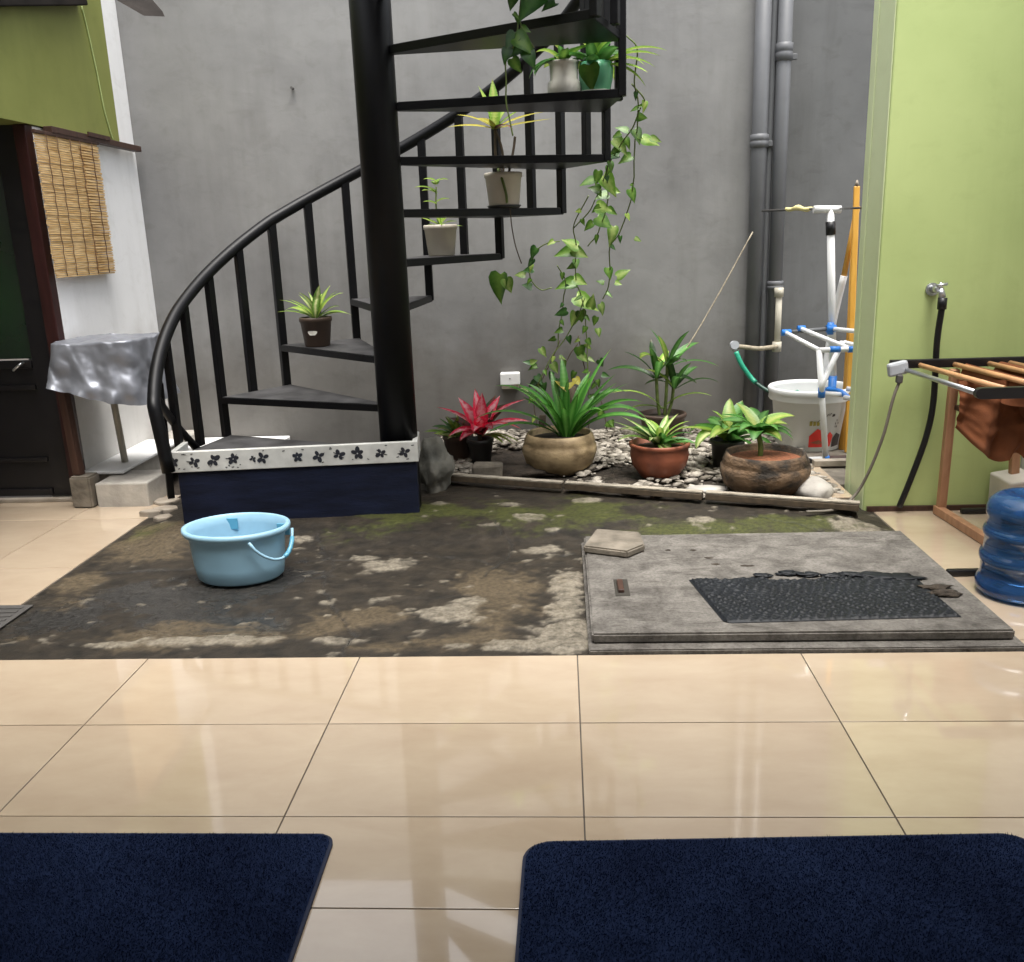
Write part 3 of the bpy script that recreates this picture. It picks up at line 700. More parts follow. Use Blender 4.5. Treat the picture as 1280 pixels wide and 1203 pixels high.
# ================================================================== SPIRAL STAIR
PXC, PYC, SR = -.7309, 3.95, .9951
Z1, DZ = .5017, .20678
A1, DA = R_(158.04), R_(23.3365)
def ang(j): return A1-DA*(j-1)
def sp(j, r, z): a = ang(j); return Vector((PXC+r*math.cos(a), PYC+r*math.sin(a), z))
st = thing('spiral_stair', 'black steel spiral staircase with wedge treads around a thick pole', 'staircase', (PXC, PYC, 0))
bm = BM(); lathe(bm, (PXC, PYC, 0), [(.0, .02), (.083, .02), (.083, 3.6), (0, 3.6)], 48); obj('pole', bm, 'black_metal', st)
for k in range(0, 13):
    z = Z1+DZ*(k-1)-.004 if k else .305; a0, a1 = ang(k)+.02, ang(k+1)-.015
    r0 = .07; rm = SR-.005
    pts = [(PXC+r0*math.cos(a1), PYC+r0*math.sin(a1)), (PXC+rm*math.cos(a1), PYC+rm*math.sin(a1)), (PXC+rm*math.cos(a0), PYC+rm*math.sin(a0)), (PXC+r0*math.cos(a0), PYC+r0*math.sin(a0))]
    bm = BM(); prism(bm, pts, z-.032, z-.002, bev=.002); t = obj('tread', bm, 'black_metal', st)
    bm = BM(); q = .012
    c = (sum(p[0] for p in pts)/4, sum(p[1] for p in pts)/4)
    prism(bm, [(c[0]+(p[0]-c[0])*.96, c[1]+(p[1]-c[1])*.96) for p in pts], z-.0015, z+.001); obj('tread_plate', bm, 'tread_top', t)
def railz(j):
    off = .595+.012*math.sin(j)
    if j < 2: off -= .03*(2-j)
    if j < .4: off -= .055*(.4-j)**1.4
    return Z1+DZ*(j-1)+off
path = [sp(j, SR, railz(j)) for j in np.arange(-.75, 12.6, .09)]
# newel: end of the rail turns down onto the platform
e = path[0]; path = [Vector((e.x+.03, e.y-.012, .30)), Vector((e.x+.02, e.y-.012, .42)), Vector((e.x+.008, e.y-.008, e.z-.05))] + path
bm = BM(); tube(bm, spline(path, 2), .0275, 14); obj('handrail', bm, 'black_metal', st)
tz = lambda k: Z1+DZ*(k-1) if k >= 1 else .30
for i in range(0, 25):
    j = i*.5
    k = math.ceil(j-1) if j == int(j) else math.floor(j)
    if j == int(j): lo = tz(j-1)-.03 if j >= 2 else .30
    else: lo = tz(math.floor(j))-.02 if j > 1 else .30
    bm = BM(); a = sp(j, SR-.006, lo); b = sp(j, SR-.006, railz(j)-.005)
    rad = Vector((math.cos(ang(j)), math.sin(ang(j)), 0))
    bar(bm, a, b, .040, .030, up=rad, bev=.003); obj('baluster', bm, 'black_metal', st)
# brace bar low at the back left, and outer strut to the ground
bm = BM(); tube(bm, spline([sp(-.5, SR+.005, .60), sp(.0, SR+.005, .45), sp(.5, SR+.005, .27), sp(.8, SR, .13), sp(.95, SR, .0)], 6), .018, 10); obj('brace', bm, 'black_metal', st)
bm = BM(); bar(bm, YG(214, 622)+Vector((0, 0, 0)), PY(199, 478, 4.02), .032, .03, bev=.003); obj('strut', bm, 'black_metal', st)

# ---- stair base / planter box with floral tile band
FL, FR = YG(226, 655), YG(526, 640)
dx = (FR-FL); dx.z = 0; W_ = dx.length; ux = dx/W_; uy = Vector((-ux.y, ux.x, 0)); zb = yardz(FL.y)
def bx3(bm, u0, u1, v0, v1, z0, z1, bev=0):
    vs = []
    for z in (z0, z1):
        for u, v in ((u0, v0), (u1, v0), (u1, v1), (u0, v1)):
            p = FL+ux*u+uy*v; vs.append(bm.verts.new((p.x, p.y, z)))
    _hull8(bm, vs, bev)
ZB0, ZB1 = .272, .358
sb = thing('stair_base', 'dark navy box at the stair foot with white floral band', 'stair base', tuple(FL+ux*W_/2+uy*.4)[:2]+(0,))
bm = BM(); bx3(bm, .012, W_-.006, .006, .21, -.01, ZB0, .004); obj('box_wall', bm, 'navy_paint', sb)
bm = BM(); bx3(bm, .03, W_-.03, .03, .19, ZB0-.10, ZB0-.002, .003); obj('platform', bm, 'tread_top', sb)
for u0, u1, v0, v1 in ((-.014, W_+.004, -.004, .022), (-.014, .010, .0225, .214), (W_-.020, W_+.004, .0225, .214)):
    bm = BM(); bx3(bm, u0, u1, v0, v1, ZB0-.004, ZB1, .003); bd = obj('floral_band', bm, 'band_white', sb)
    if v0 < 0: band = bd
def flower(u, z, r, pet, seed):
    rnd = random.Random(seed); bm = BM()
    for k in range(pet):
        a = 2*math.pi*k/pet+rnd.uniform(-.2, .2)+.4; rr = r*rnd.uniform(.8, 1.15)
        c_u, c_z = u+.58*rr*math.cos(a), z+.58*rr*math.sin(a); ring = []
        for q in range(9):
            b = 2*math.pi*q/9; s1 = rr*.50; s2 = rr*.34
            du = s1*math.cos(b)*math.cos(a)-s2*math.sin(b)*math.sin(a); dz = s1*math.cos(b)*math.sin(a)+s2*math.sin(b)*math.cos(a)
            p = FL+ux*(c_u+du)+uy*(-.0052-.0001*k); ring.append(bm.verts.new((p.x, p.y, c_z+dz)))
        bm.faces.new(ring)
    for sx in range(rnd.randint(1, 3)):   # stems and specks
        a = rnd.uniform(0, 6.28); L = r*rnd.uniform(.9, 1.4)
        p = FL+ux*(u+.4*r*math.cos(a))+uy*-.0056; q = FL+ux*(u+L*math.cos(a))+uy*-.0056
        bar(bm, (p.x, p.y, z+.4*r*math.sin(a)), (q.x, q.y, z+L*math.sin(a)*.8), .0006, .003)
    obj('flower_motif', bm, 'motif_black', band)
for i, px in enumerate([213, 239, 264, 289, 314, 327, 371, 398, 424, 448, 478, 509]):
    u = (px-213)/(509-213)*(W_*.945)+.004
    flower(u, ZB0+.044+random.uniform(-.004, .004), .026*random.uniform(.8, 1.1) if px != 314 else .015, 4 if i % 3 else 5, i)
for i in range(26):   # small print between the flowers
    u = random.uniform(.02, W_-.02); z = ZB0+random.choice((.010, .012, .07, .075, .02)); p = FL+ux*u+uy*-.0048; q = FL+ux*(u+random.uniform(.006, .012))+uy*-.0048
    bm = BM(); bar(bm, (p.x, p.y, z), (q.x, q.y, z+random.uniform(-.004, .004)), .0006, .0035); obj('print_speck', bm, 'motif_black', band)
bm = BM(); c = YG(541, 614)+Vector((.01, .05, .10)); rock(bm, c, (.085, .10, .15), 4, .35, 4, flat=.12); tag(obj('boulder', bm, 'boulder', origin=(c.x, c.y, .03)), 'dark mossy boulder wedged beside the navy stair base', 'rock')
c = YG(549, 606)+Vector((0, 0, .03)); bm = BM(); rock(bm, c, (.035, .04, .045), 9, .3, 3, flat=.03); tag(obj('cobble', bm, 'brown_concrete', origin=(c.x, c.y, .03)), 'small rounded cobble at the end of the timber edging', 'rock')
# ================================================================== YARD OBJECTS
# ---- concrete cover slab
cs = thing('inspection_cover', 'grey concrete slab cover set into the dark yard', 'cover', (.69, 3.0, 0))
def quad(bm, pts, z0, z1, bev=0): prism(bm, [(p[0], p[1]) for p in pts], z0, z1, bev)
bm = BM(); quad(bm, [(.062, 2.487), (1.318, 2.487), (1.318, 3.475), (.062, 3.475)], -.02, .013, .004); obj('lower_slab', bm, 'slab', cs)
bm = BM(); prism(bm, [(.072, 2.53), (1.30, 2.53), (1.302, 3.465), (.072, 3.46)], .0135, .045, .006); top = obj('upper_slab', bm, 'slab', cs)
h = G(777, 735, .045); bm = BM()
box(bm, h.x-.024, h.x+.024, h.y-.075, h.y+.075, .0455, .047, bev=.0006); hs_ = obj('handle_slot', bm, 'kerb_dark', cs)
bm = BM(); bar(bm, (h.x-.004, h.y-.05, .052), (h.x-.004, h.y+.05, .052), .02, .012, bev=.003); obj('lift_handle', bm, 'brown_wood', hs_)
for k in range(7):
    q = G(random.uniform(760, 1000), random.uniform(685, 712), .045); bm = BM(); rock(bm, q, (random.uniform(.01, .025), .008, .003), k, .5, 2)
    obj('mud_crust', bm, 'soil', cs)
# concrete block on its corner
bq = [G(729, 690, .05), G(784, 697, .05), G(806, 688, .05), G(800, 672, .05), G(745, 668, .05)]
bm = BM(); prism(bm, [(p.x, p.y) for p in [bq[0], bq[1], bq[2], bq[3], bq[4]]], .0455, .074, .006); tag(obj('concrete_block', bm, 'brown_concrete', origin=(bq[0].x, bq[0].y, .045)), 'broken concrete block resting on the corner of the slab cover', 'block')
# rubber mat: knobbly surface
mt = thing('rubber_mat', 'worn black rubber doormat with ragged edge on the slab cover', 'mat', (.85, 2.9, .045))
c00, c10, c11, c01 = G(906, 778, .05), G(1202, 770, .05), G(1140, 717, .05), G(861, 724, .05)
bm = BM(); nu, nv = 230, 110; g2 = []
for i in range(nu+1):
    row = []
    for j in range(nv+1):
        u, v = i/nu, j/nv
        p = (c00*(1-u)+c10*u)*(1-v)+(c01*(1-u)+c11*u)*v
        k = math.sin(u*150+5*math.sin(v*9))*math.sin(v*75+4*math.sin(u*7))
        z = .0515+.0040*max(0, k)+.0030*noise.noise(Vector((u*60, v*30, 0)))+.003*noise.noise(Vector((u*6, v*4, 3)))
        if min(u, v, 1-u, 1-v) < .012: z = .047
        y = p.y
        if v > .9: y += .02*noise.noise(Vector((u*9, 1, 0)))*(v-.9)*10
        rx = .05
        row.append(bm.verts.new((p.x, y, z)))
    g2.append(row)
for i in range(nu):
    for j in range(nv):
        u, v = (i+.5)/nu, (j+.5)/nv
        if u < .035 and v < .06 and (u/.035-1)**2+(v/.06-1)**2 > 1: continue
        if v > .93+.10*noise.noise(Vector((u*14, 5, 0))) and u > .3: continue
        bm.faces.new((g2[i][j], g2[i+1][j], g2[i+1][j+1], g2[i][j+1])).smooth = True
obj('mat_body', bm, 'rubber', mt)
for px, py, r in [(985, 717, .026), (955, 720, .022), (1040, 720, .024), (1085, 719, .03), (1100, 722, .04), (1122, 722, .045), (1063, 719, .026), (1012, 719, .024), (1168, 735, .03), (1180, 742, .035)]:
    q = G(px, py, .05); bm = BM(); rock(bm, q+Vector((0, 0, .002)), (r*1.5, r*.7, .007), px, .6, 3)
    obj('torn_shred', bm, 'rubber' if px < 1150 else 'soil', mt)

# ---- blue basin with handle
bc = G(300, 722, .0); bc.y += .02
bs = thing('blue_basin', 'light blue plastic wash basin with a hinged handle', 'basin', (bc.x, bc.y, .0))
c = Vector((bc.x, bc.y, .0))
SY = .80
prof = [(0, .003), (.150, .003), (.160, .012), (.168, .06), (.177, .165), (.180, .176), (.196, .180), (.200, .190), (.1985, .200), (.188, .203), (.180, .198), (.172, .165), (.164, .06), (.155, .016), (0, .012)]
bm = BM(); lathe(bm, c, prof, 72, 1, SY); obj('tub', bm, 'blue_plastic', bs)
hp = []
for t in np.linspace(0, 1, 15):
    a = R_(-62+70*t); hp.append(c+Vector((.206*math.cos(a), .206*SY*math.sin(a)-.004, .178-.085*math.sin(math.pi*t)**.7)))
bm = BM(); tube(bm, hp, .0055, 8); hd = obj('handle', bm, 'blue_plastic', bs)
bm = BM(); tube(bm, hp[8:14], .0085, 10); obj('grip', bm, 'blue_plastic_dark', hd)
for a in (R_(112), R_(20)):
    bm = BM(); p = c+Vector((.172*math.cos(a), .172*SY*math.sin(a), .165)); bar(bm, p-Vector((.024, 0, 0)), p+Vector((.024, 0, 0)), .006, .045, bev=.002); obj('lug', bm, 'blue_plastic_dark', bs)

# ---- timber edging of the bed
n = 3
for i in range(n):
    a = E0.lerp(E1, i/n+.004); b = E0.lerp(E1, (i+1)/n-.004)
    bm = BM(); z = .04
    bar(bm, a+Vector((0, .022, z-.006)), b+Vector((0, .022, z-.008)), .05, .026, bev=.003)
    for v in bm.verts: v.co += Vector((0, .004, .004))*noise.noise(v.co*9)
    e_ = thing('edging_board', 'weathered timber edging board around the planting bed, ' + ('beside the boulder' if i == 0 else 'below the terracotta bowl' if i == 1 else 'ending at the lime green wall'), 'edging', tuple(a), 'timber edging boards')
    obj('board', bm, 'stem_brown', e_)
    bm = BM(); bar(bm, a+Vector((0, .014, .053)), b+Vector((0, .016, .051)), .034, .009, bev=.002); obj('strip', bm, 'kerb_wood', e_)

# ---- gravel (uncounted) over the bed
def peb_bm():
    bm = BM(); bmesh.ops.create_icosphere(bm, subdivisions=1, radius=1); return bm
base = peb_bm(); bv = [v.co.copy() for v in base.verts]; bf = [[v.index for v in f.verts] for f in base.faces]; base.free()
verts = []; faces = []; mid_ = []
rnd = random.Random(3)
def add_peb(x, y, z, r, k):
    o = len(verts); sx, sy, sz = r*rnd.uniform(.8, 1.5), r*rnd.uniform(.7, 1.1), r*rnd.uniform(.22, .42); a = rnd.uniform(0, 6.28); tl = rnd.uniform(-.3, .3)
    ca, sa = math.cos(a), math.sin(a)
    for v in bv:
        q = 1+rnd.uniform(-.16, .16); px, py, pz = v.x*sx*q, v.y*sy*q, v.z*sz*q+v.x*sx*tl
        verts.append((x+px*ca-py*sa, y+px*sa+py*ca, z+pz))
    for f in bf: faces.append([o+i for i in f]); mid_.append(k)
for _ in range(5200):
    x = rnd.uniform(E0.x-.1, 1.22); ye = edge_y(x)+.06; y = rnd.uniform(ye, BACK_Y-.02)
    dens = noise.noise(Vector((x*2.6, y*2.6, 4)))+(y-ye)*.75-.12
    pxl = x
    if rnd.random() > .16+dens*1.25: continue
    r = rnd.choice((.009, .013, .017, .022, .028, .034)) if dens > 0 else rnd.choice((.006, .008, .01, .013))
    add_peb(x, y, bedz(x, y)+.006+rnd.uniform(0, .012), r, 0 if rnd.random() < .72 else 1)
me = bpy.data.meshes.new('gravel'); me.from_pydata(verts, [], faces); me.materials.append(MATS['pebble']); me.materials.append(MATS['brown_concrete'])
me.polygons.foreach_set('material_index', mid_); me.polygons.foreach_set('use_smooth', [True]*len(me.polygons))
gr = bpy.data.objects.new('gravel', me); COL.objects.link(gr); tag(gr, 'pale gravel spread over the planting bed', 'gravel', kind='stuff')

def stone(px, py, rx, ry, hz, name, m, label, cat, seed, rough=.2):
    p = G(px, py, BEDZ); s = 1/ppm(p.y); bm = BM(); rock(bm, p+Vector((0, 0, hz*.35)), (rx*s, ry*s*2.4, hz), seed, rough, 3, flat=hz*.5)
    tag(obj(name, bm, m, origin=(p.x, p.y, BEDZ)), label, cat)
stone(884, 613, 26, 6, .016, 'flat_stone', 'pale_concrete', 'flat pale stone lying in front of the mossy bowl', 'rock', 2)
stone(1016, 618, 24, 12, .055, 'rock', 'pale_concrete', 'rounded grey rock right of the mossy bowl', 'rock', 5)
stone(660, 592, 45, 9, .03, 'soil_clod', 'soil', 'dark earth clod in front of the stone lily bowl', 'soil', 8, .35)
stone(1052, 632, 20, 4, .01, 'paving_flake', 'pale_concrete', 'thin pale flake beside the corner of the lime green wall', 'rock', 6)
p = G(603, 598, BEDZ); bm = BM(); box(bm, p.x-.05, p.x+.10, p.y, p.y+.07, BEDZ-.02, BEDZ+.065, bev=.012)
for v in bm.verts: v.co += Vector((.01, .01, .01))*noise.noise(v.co*14)
tag(obj('brick_piece', bm, 'brown_concrete', origin=(p.x, p.y, BEDZ)), 'broken brick standing in the gravel below the red plant', 'brick')

# ================================================================== POTTED PLANTS
def pot_round(parent, c, r0, r1, h, m, rim=.008, soil='soil', thick=.008, seg=40, wob=0, sx=1):
    bm = BM()
    lathe(bm, c, [(0, 0), (r0, 0), (r0+.004, .006), (r1-rim*.2, h-.022), (r1+rim, h-.020), (r1+rim, h-.003), (r1+rim-.003, h), (r1-thick, h), (r1-thick-.003, h-.03), (0, h-.03)], seg, sx, 1, wob=wob)
    p = obj('pot', bm, m, parent)
    bm = BM(); lathe(bm, c, [(r1-thick-.002, h-.024), (r1*.5, h-.016), (0, h-.013)], 24, sx, 1); obj('soil', bm, soil, parent); return p
def bowl(parent, c, r, h, m, soil='soil', rin=.78, wob=.02):
    bm = BM()
    lathe(bm, c, [(0, 0), (r*.55, 0), (r*.66, .01), (r*.90, h*.25), (r, h*.55), (r*.985, h*.70), (r*.93, h*.76), (r*.95, h*.80), (r*.90, h*.93), (r*(rin+.05), h), (r*rin, h*.97), (r*(rin-.02), h*.8), (0, h*.78)], 56, wob=wob)
    obj('pot', bm, m, parent); bm = BM(); lathe(bm, c, [(r*(rin-.005), h*.84), (r*.4, h*.88), (0, h*.9)], 30); obj('soil', bm, soil, parent)
def rosette(parent, c, n, L, wd, m, e0=(40, 80), e1=(-20, 40), shape='lance', fold=.3, az0=0, jl=.25, seed=0, spread=.012, ns=7):
    r = random.Random(seed)
    for k in range(n):
        az = az0+k*137.5+r.uniform(-18, 18); t = (k+.5)/n
        a, b = e0[0]+(e0[1]-e0[0])*t, e1[0]+(e1[1]-e1[0])*t
        mm = m if isinstance(m, str) else r.choice(m)
        q = Vector(c)+Vector((math.cos(R_(az)), math.sin(R_(az)), 0))*spread*(1-t)+Vector((0, 0, .02*t))
        leaf(parent, q, az, L*r.uniform(1-jl, 1+jl)*(1.1-.35*t), wd*r.uniform(.8, 1.2), a+r.uniform(-8, 8), b+r.uniform(-14, 14), m=mm, shape=shape, fold=fold, bend=r.uniform(-28, 28), n=ns, roll=r.uniform(-30, 30), droop=r.uniform(.7, 1.8))
def bed_pos(px, py): p = G(px, py, BEDZ); return Vector((p.x, p.y, bedz(p.x, p.y)))

# 1 big stone bowl with lily
c = bed_pos(700, 586); c.z -= .008
t = thing('potted_lily', 'strap-leaved green lily in a wide tan stone bowl', 'potted plant', tuple(c), 'potted plants in the bed')
bowl(t, c, .188, .205, 'stone_bowl', rin=.80)
top = c+Vector((.035, .0, .17))
for az, L, e0, e1, wd in [(175, .55, 50, -38, .042), (165, .50, 62, -20, .040), (150, .40, 70, 20, .042), (200, .42, 58, 0, .046), (185, .38, 66, 12, .05), (95, .40, 82, 60, .05), (60, .42, 70, 35, .05), (20, .55, 72, -18, .042), (5, .50, 60, -55, .044), (12, .46, 56, 18, .046), (35, .48, 62, 42, .046), (-10, .44, 50, -10, .048), (-30, .36, 68, 20, .05), (-70, .26, 80, 62, .046), (-110, .24, 82, 66, .046), (-140, .30, 74, 30, .046), (45, .55, 60, 30, .040), (215, .34, 62, 20, .046), (0, .40, 64, 40, .05), (120, .36, 78, 50, .05), (-45, .30, 60, -5, .048), (160, .3, 76, 40, .04), (30, .34, 74, 55, .04), (-90, .2, 70, 30, .04), (-20, .34, 70, 35, .04), (190, .46, 40, -30, .034), (-5, .48, 45, -35, .034), (80, .36, 84, 70, .042)]:
    leaf(t, top+Vector((.02*math.cos(R_(az)), .02*math.sin(R_(az)), 0)), az+random.uniform(-8, 8), L*random.uniform(.82, 1.08), wd*random.uniform(.8, 1.2), e0+random.uniform(-6, 6), e1+random.uniform(-15, 12), m='leaf_lily', shape='strap', n=12, fold=random.uniform(.15, .5), bend=random.uniform(-26, 26), roll=random.uniform(-25, 25), droop=random.uniform(.8, 2.2))
# dead stump & wire behind the bowl
bm = BM(); q = c+Vector((-.08, .16, 0)); tube(bm, [q, q+Vector((-.01, 0, .18)), q+Vector((-.005, 0, .26))], [.022, .02, .017], 9); tube(bm, [q+Vector((-.01, 0, .04)), q+Vector((-.07, 0, .16))], [.02, .012], 8)
s_ = obj('dead_stump', bm, 'stem_brown', t)
bm = BM(); q = c+Vector((.05, .20, 0)); tube(bm, [q, q+Vector((0, 0, .30)), q+Vector((.005, 0, .40))], [.05, .045, .035], 10); obj('dead_trunk', bm, 'stem_brown', t)
leaf(t, c+Vector((.04, .15, .42)), -90, .12, .12, 20, -50, m='leaf_yellow', shape='oval', n=6)

# 2 terracotta bowl
c = bed_pos(824, 593)
t = thing('potted_spider_plant', 'pale variegated leafy plant in a glossy terracotta bowl', 'potted plant', tuple(c), 'potted plants in the bed')
bm = BM(); lathe(bm, c, [(0, 0), (.085, 0), (.092, .008), (.130, .06), (.142, .11), (.138, .145), (.141, .150), (.147, .155), (.147, .168), (.143, .172), (.130, .170), (.126, .14), (0, .135)], 56); obj('pot', bm, 'terracotta', t)
bm = BM(); lathe(bm, c, [(.127, .142), (.06, .15), (0, .152)], 30); obj('soil', bm, 'soil', t)
rosette(t, c+Vector((0, 0, .15)), 18, .19, .044, ['leaf_variegated', 'leaf_lime', 'leaf_green'], (25, 70), (-35, 25), seed=3)
for az, L, e0, e1 in [(170, .26, 35, 15), (160, .24, 45, 20), (190, .22, 30, -5), (-85, .16, 20, -70), (-70, .15, 25, -60), (10, .20, 20, -60), (0, .17, 30, -30)]:
    leaf(t, c+Vector((0, 0, .155)), az, L, .042, e0, e1, m='leaf_variegated', shape='lance')

# 3 mossy bowl
c = bed_pos(955, 611); c.z -= .01
t = thing('mossy_bowl_plant', 'drooping broad green leaves over a mossy brown clay bowl', 'potted plant', tuple(c), 'potted plants in the bed')
bowl(t, c, .20, .195, 'mossy_bowl', 'bark_chips', rin=.82, wob=.05)
bm = BM(); q = c+Vector((-.02, .01, .16)); tube(bm, spline([q, q+Vector((0, 0, .06)), q+Vector((-.01, .02, .12))], 5), .012, 8); obj('stem', bm, 'stem_green', t)
for az, L, e0, e1, wd in [(180, .22, 30, -50, .08), (150, .2, 40, -20, .075), (200, .17, 45, -45, .07), (90, .2, 50, 0, .07), (30, .2, 35, -35, .07), (0, .18, 25, -60, .075), (-40, .13, 30, -60, .065), (250, .15, 35, -50, .07), (120, .2, 60, 10, .06), (60, .18, 60, -10, .06), (10, .2, 55, -20, .07), (-20, .17, 45, -50, .07), (170, .2, 55, -10, .07), (225, .16, 55, -35, .07), (300, .15, 60, -40, .07)]:
    leaf(t, q+Vector((-.01, .02, .11)), az, L, wd, e0, e1, m=random.choice(('leaf_green', 'leaf_green', 'leaf_lime')), shape='oval', n=8, roll=random.uniform(-20, 20))

# 4 dark pot with broad leaves
c = bed_pos(908, 583)
t = thing('broadleaf_plant', 'glossy broad-leaved plant in a plain dark pot behind the mossy bowl', 'potted plant', tuple(c), 'potted plants in the bed')
pot_round(t, c, .062, .078, .145, 'pot_black')
rosette(t, c+Vector((.01, 0, .13)), 20, .25, .08, ['leaf_green', 'leaf_green', 'leaf_lime'], (25, 80), (-60, 20), shape='oval', seed=8)
leaf(t, c+Vector((-.02, -.01, .15)), 215, .22, .10, 45, -75, m='leaf_variegated', shape='oval', n=8)

# 5 tall cordyline in dark pot near wall
c = bed_pos(828, 553); c.y = min(c.y, 5.13); c = Vector((PY(828, 540, 5.10).x, 5.10, bedz(0, 5.1)))
t = thing('tall_cane_plant', 'tall arching lime green cane plant in a dark pot against the grey wall', 'potted plant', tuple(c), 'potted plants in the bed')
pot_round(t, c, .10, .125, .16, 'pot_brown')
for dx_, hh in ((-.03, .24), (.02, .30), (.05, .18)):
    bm = BM(); tube(bm, spline([c+Vector((dx_*.5, 0, .13)), c+Vector((dx_, 0, .13+hh*.5)), c+Vector((dx_*1.2, 0, .13+hh))], 5), .009, 8); obj('stem', bm, 'stem_green', t)
    rosette(t, c+Vector((dx_*1.2, 0, .11+hh)), 8, .25, .04, ['leaf_lime', 'leaf_green', 'leaf_darkv'], (20, 80), (-50, 60), shape='strap', seed=int(hh*100), ns=8)
for az, L, e0, e1 in [(0, .30, 45, -25), (180, .32, 50, -20), (170, .24, 20, -40)]:
    leaf(t, c+Vector((0, 0, .18)), az, L, .036, e0, e1, m='leaf_lime', shape='strap', n=9)

# 6/7 brown and black pots at the left
c = bed_pos(574, 574)
t = thing('small_fern_plant', 'low lime green plant in a matt brown pot beside the boulder', 'potted plant', tuple(c), 'potted plants in the bed')
pot_round(t, c, .062, .078, .135, 'pot_brown', rim=.004)
rosette(t, c+Vector((-.01, -.01, .125)), 26, .13, .034, ['leaf_lime', 'leaf_variegated', 'leaf_green'], (15, 75), (-25, 45), seed=5)
for az in (178, 168, 186): leaf(t, c+Vector((-.02, 0, .13)), az, .17, .03, 22, -8, m='leaf_lime')
c = bed_pos(602, 577)+Vector((.0, -.03, 0))
t = thing('red_leaf_plant', 'bright crimson red leafed plant in a small black pot', 'potted plant', tuple(c), 'potted plants in the bed')
pot_round(t, c, .048, .068, .135, 'pot_black', rim=.004)
bm = BM(); tube(bm, [c+Vector((0, 0, .11)), c+Vector((0, 0, .19))], .012, 8); obj('stem', bm, 'stem_brown', t)
q = c+Vector((.005, 0, .165))
for az, L, e0, e1, wd, mm in [(165, .26, 42, 10, .065, 'leaf_red'), (140, .22, 55, 40, .065, 'leaf_red'), (110, .22, 75, 62, .06, 'leaf_red'), (75, .2, 80, 75, .06, 'leaf_red'), (40, .22, 62, 48, .06, 'leaf_red'), (15, .26, 42, 10, .055, 'leaf_red'), (0, .25, 28, -12, .055, 'leaf_red'), (-20, .22, 22, -25, .055, 'leaf_red'), (-60, .15, 40, -20, .055, 'leaf_red'), (-100, .14, 35, -30, .06, 'leaf_red'), (200, .17, 25, -35, .065, 'leaf_red'), (230, .15, 30, -40, .06, 'leaf_red'), (150, .2, 35, 5, .07, 'leaf_reddark'), (25, .2, 50, 20, .07, 'leaf_reddark'), (60, .22, 60, 35, .06, 'leaf_reddark'), (-80, .12, 60, 30, .05, 'leaf_red'), (270, .13, 55, 10, .05, 'leaf_red')]:
    leaf(t, q+Vector((0, 0, random.uniform(-.02, .03))), az, L*1.08, wd*1.25, e0, e1, m=mm, n=8, roll=random.uniform(-25, 25))
for az, L in ((-10, .22), (-25, .20), (-35, .16)): leaf(t, q-Vector((0, 0, .02)), az, L, .04, 15, -40, m='leaf_lime')

# ---- pots on the stair
def stair_pot(px, Y, k): p = PY(px, 300, Y); return Vector((PY(px, {2: 429, 4: 315, 5: 250, 7: 105}[k], Y).x, Y, Z1+DZ*(k-1)-.002))
c = stair_pot(397, 4.52, 2)
t = thing('brown_stair_pot', 'brown pot of lime spiky leaves with a pale emblem on the stair', 'potted plant', tuple(c), 'pots on the stair treads')
pot_round(t, c, .058, .076, .142, 'pot_brown', rim=.004)
bm = BM()
pts = []
for k in range(14):
    a = 2*math.pi*k/14; u = .022*math.cos(a)*(1+.2*math.sin(3*a)); v = .014*math.sin(a)*(1+.25*math.cos(2*a)); th = R_(-92)+u/.07; pts.append(bm.verts.new(c+Vector((.0715*math.cos(th), .0715*math.sin(th), .07+v))))
bm.faces.new(pts); obj('emblem', bm, 'pot_white', t)
rosette(t, c+Vector((0, 0, .13)), 15, .2, .036, ['leaf_lime', 'leaf_variegated'], (25, 85), (-30, 55), seed=12)
for az, L, e0, e1 in ((180, .2, 30, -12), (60, .2, 62, 40), (0, .18, 35, -30)): leaf(t, c+Vector((0, 0, .13)), az, L, .036, e0, e1, m='leaf_lime')

c = stair_pot(552, 4.56, 4)
t = thing('small_cream_pot', 'small cream pot with a thin sprig on the stair', 'potted plant', tuple(c), 'pots on the stair treads')
pot_round(t, c, .060, .078, .145, 'pot_cream', rim=.004)
bm = BM(); tube(bm, spline([c+Vector((0, 0, .12)), c+Vector((-.015, 0, .22)), c+Vector((-.01, 0, .32))], 5), .004, 6); obj('stem', bm, 'stem_green', t)
rosette(t, c+Vector((0, 0, .135)), 10, .08, .025, 'leaf_lime', (10, 60), (-20, 30), seed=2)
for z, az, L in ((.30, 180, .11), (.29, 150, .09), (.34, 30, .07), (.33, 100, .08), (.25, 10, .07), (.24, 190, .07), (.345, 190, .06)): leaf(t, c+Vector((-.012, 0, z)), az, L, .04, 30, -15, m='leaf_lime', shape='oval')

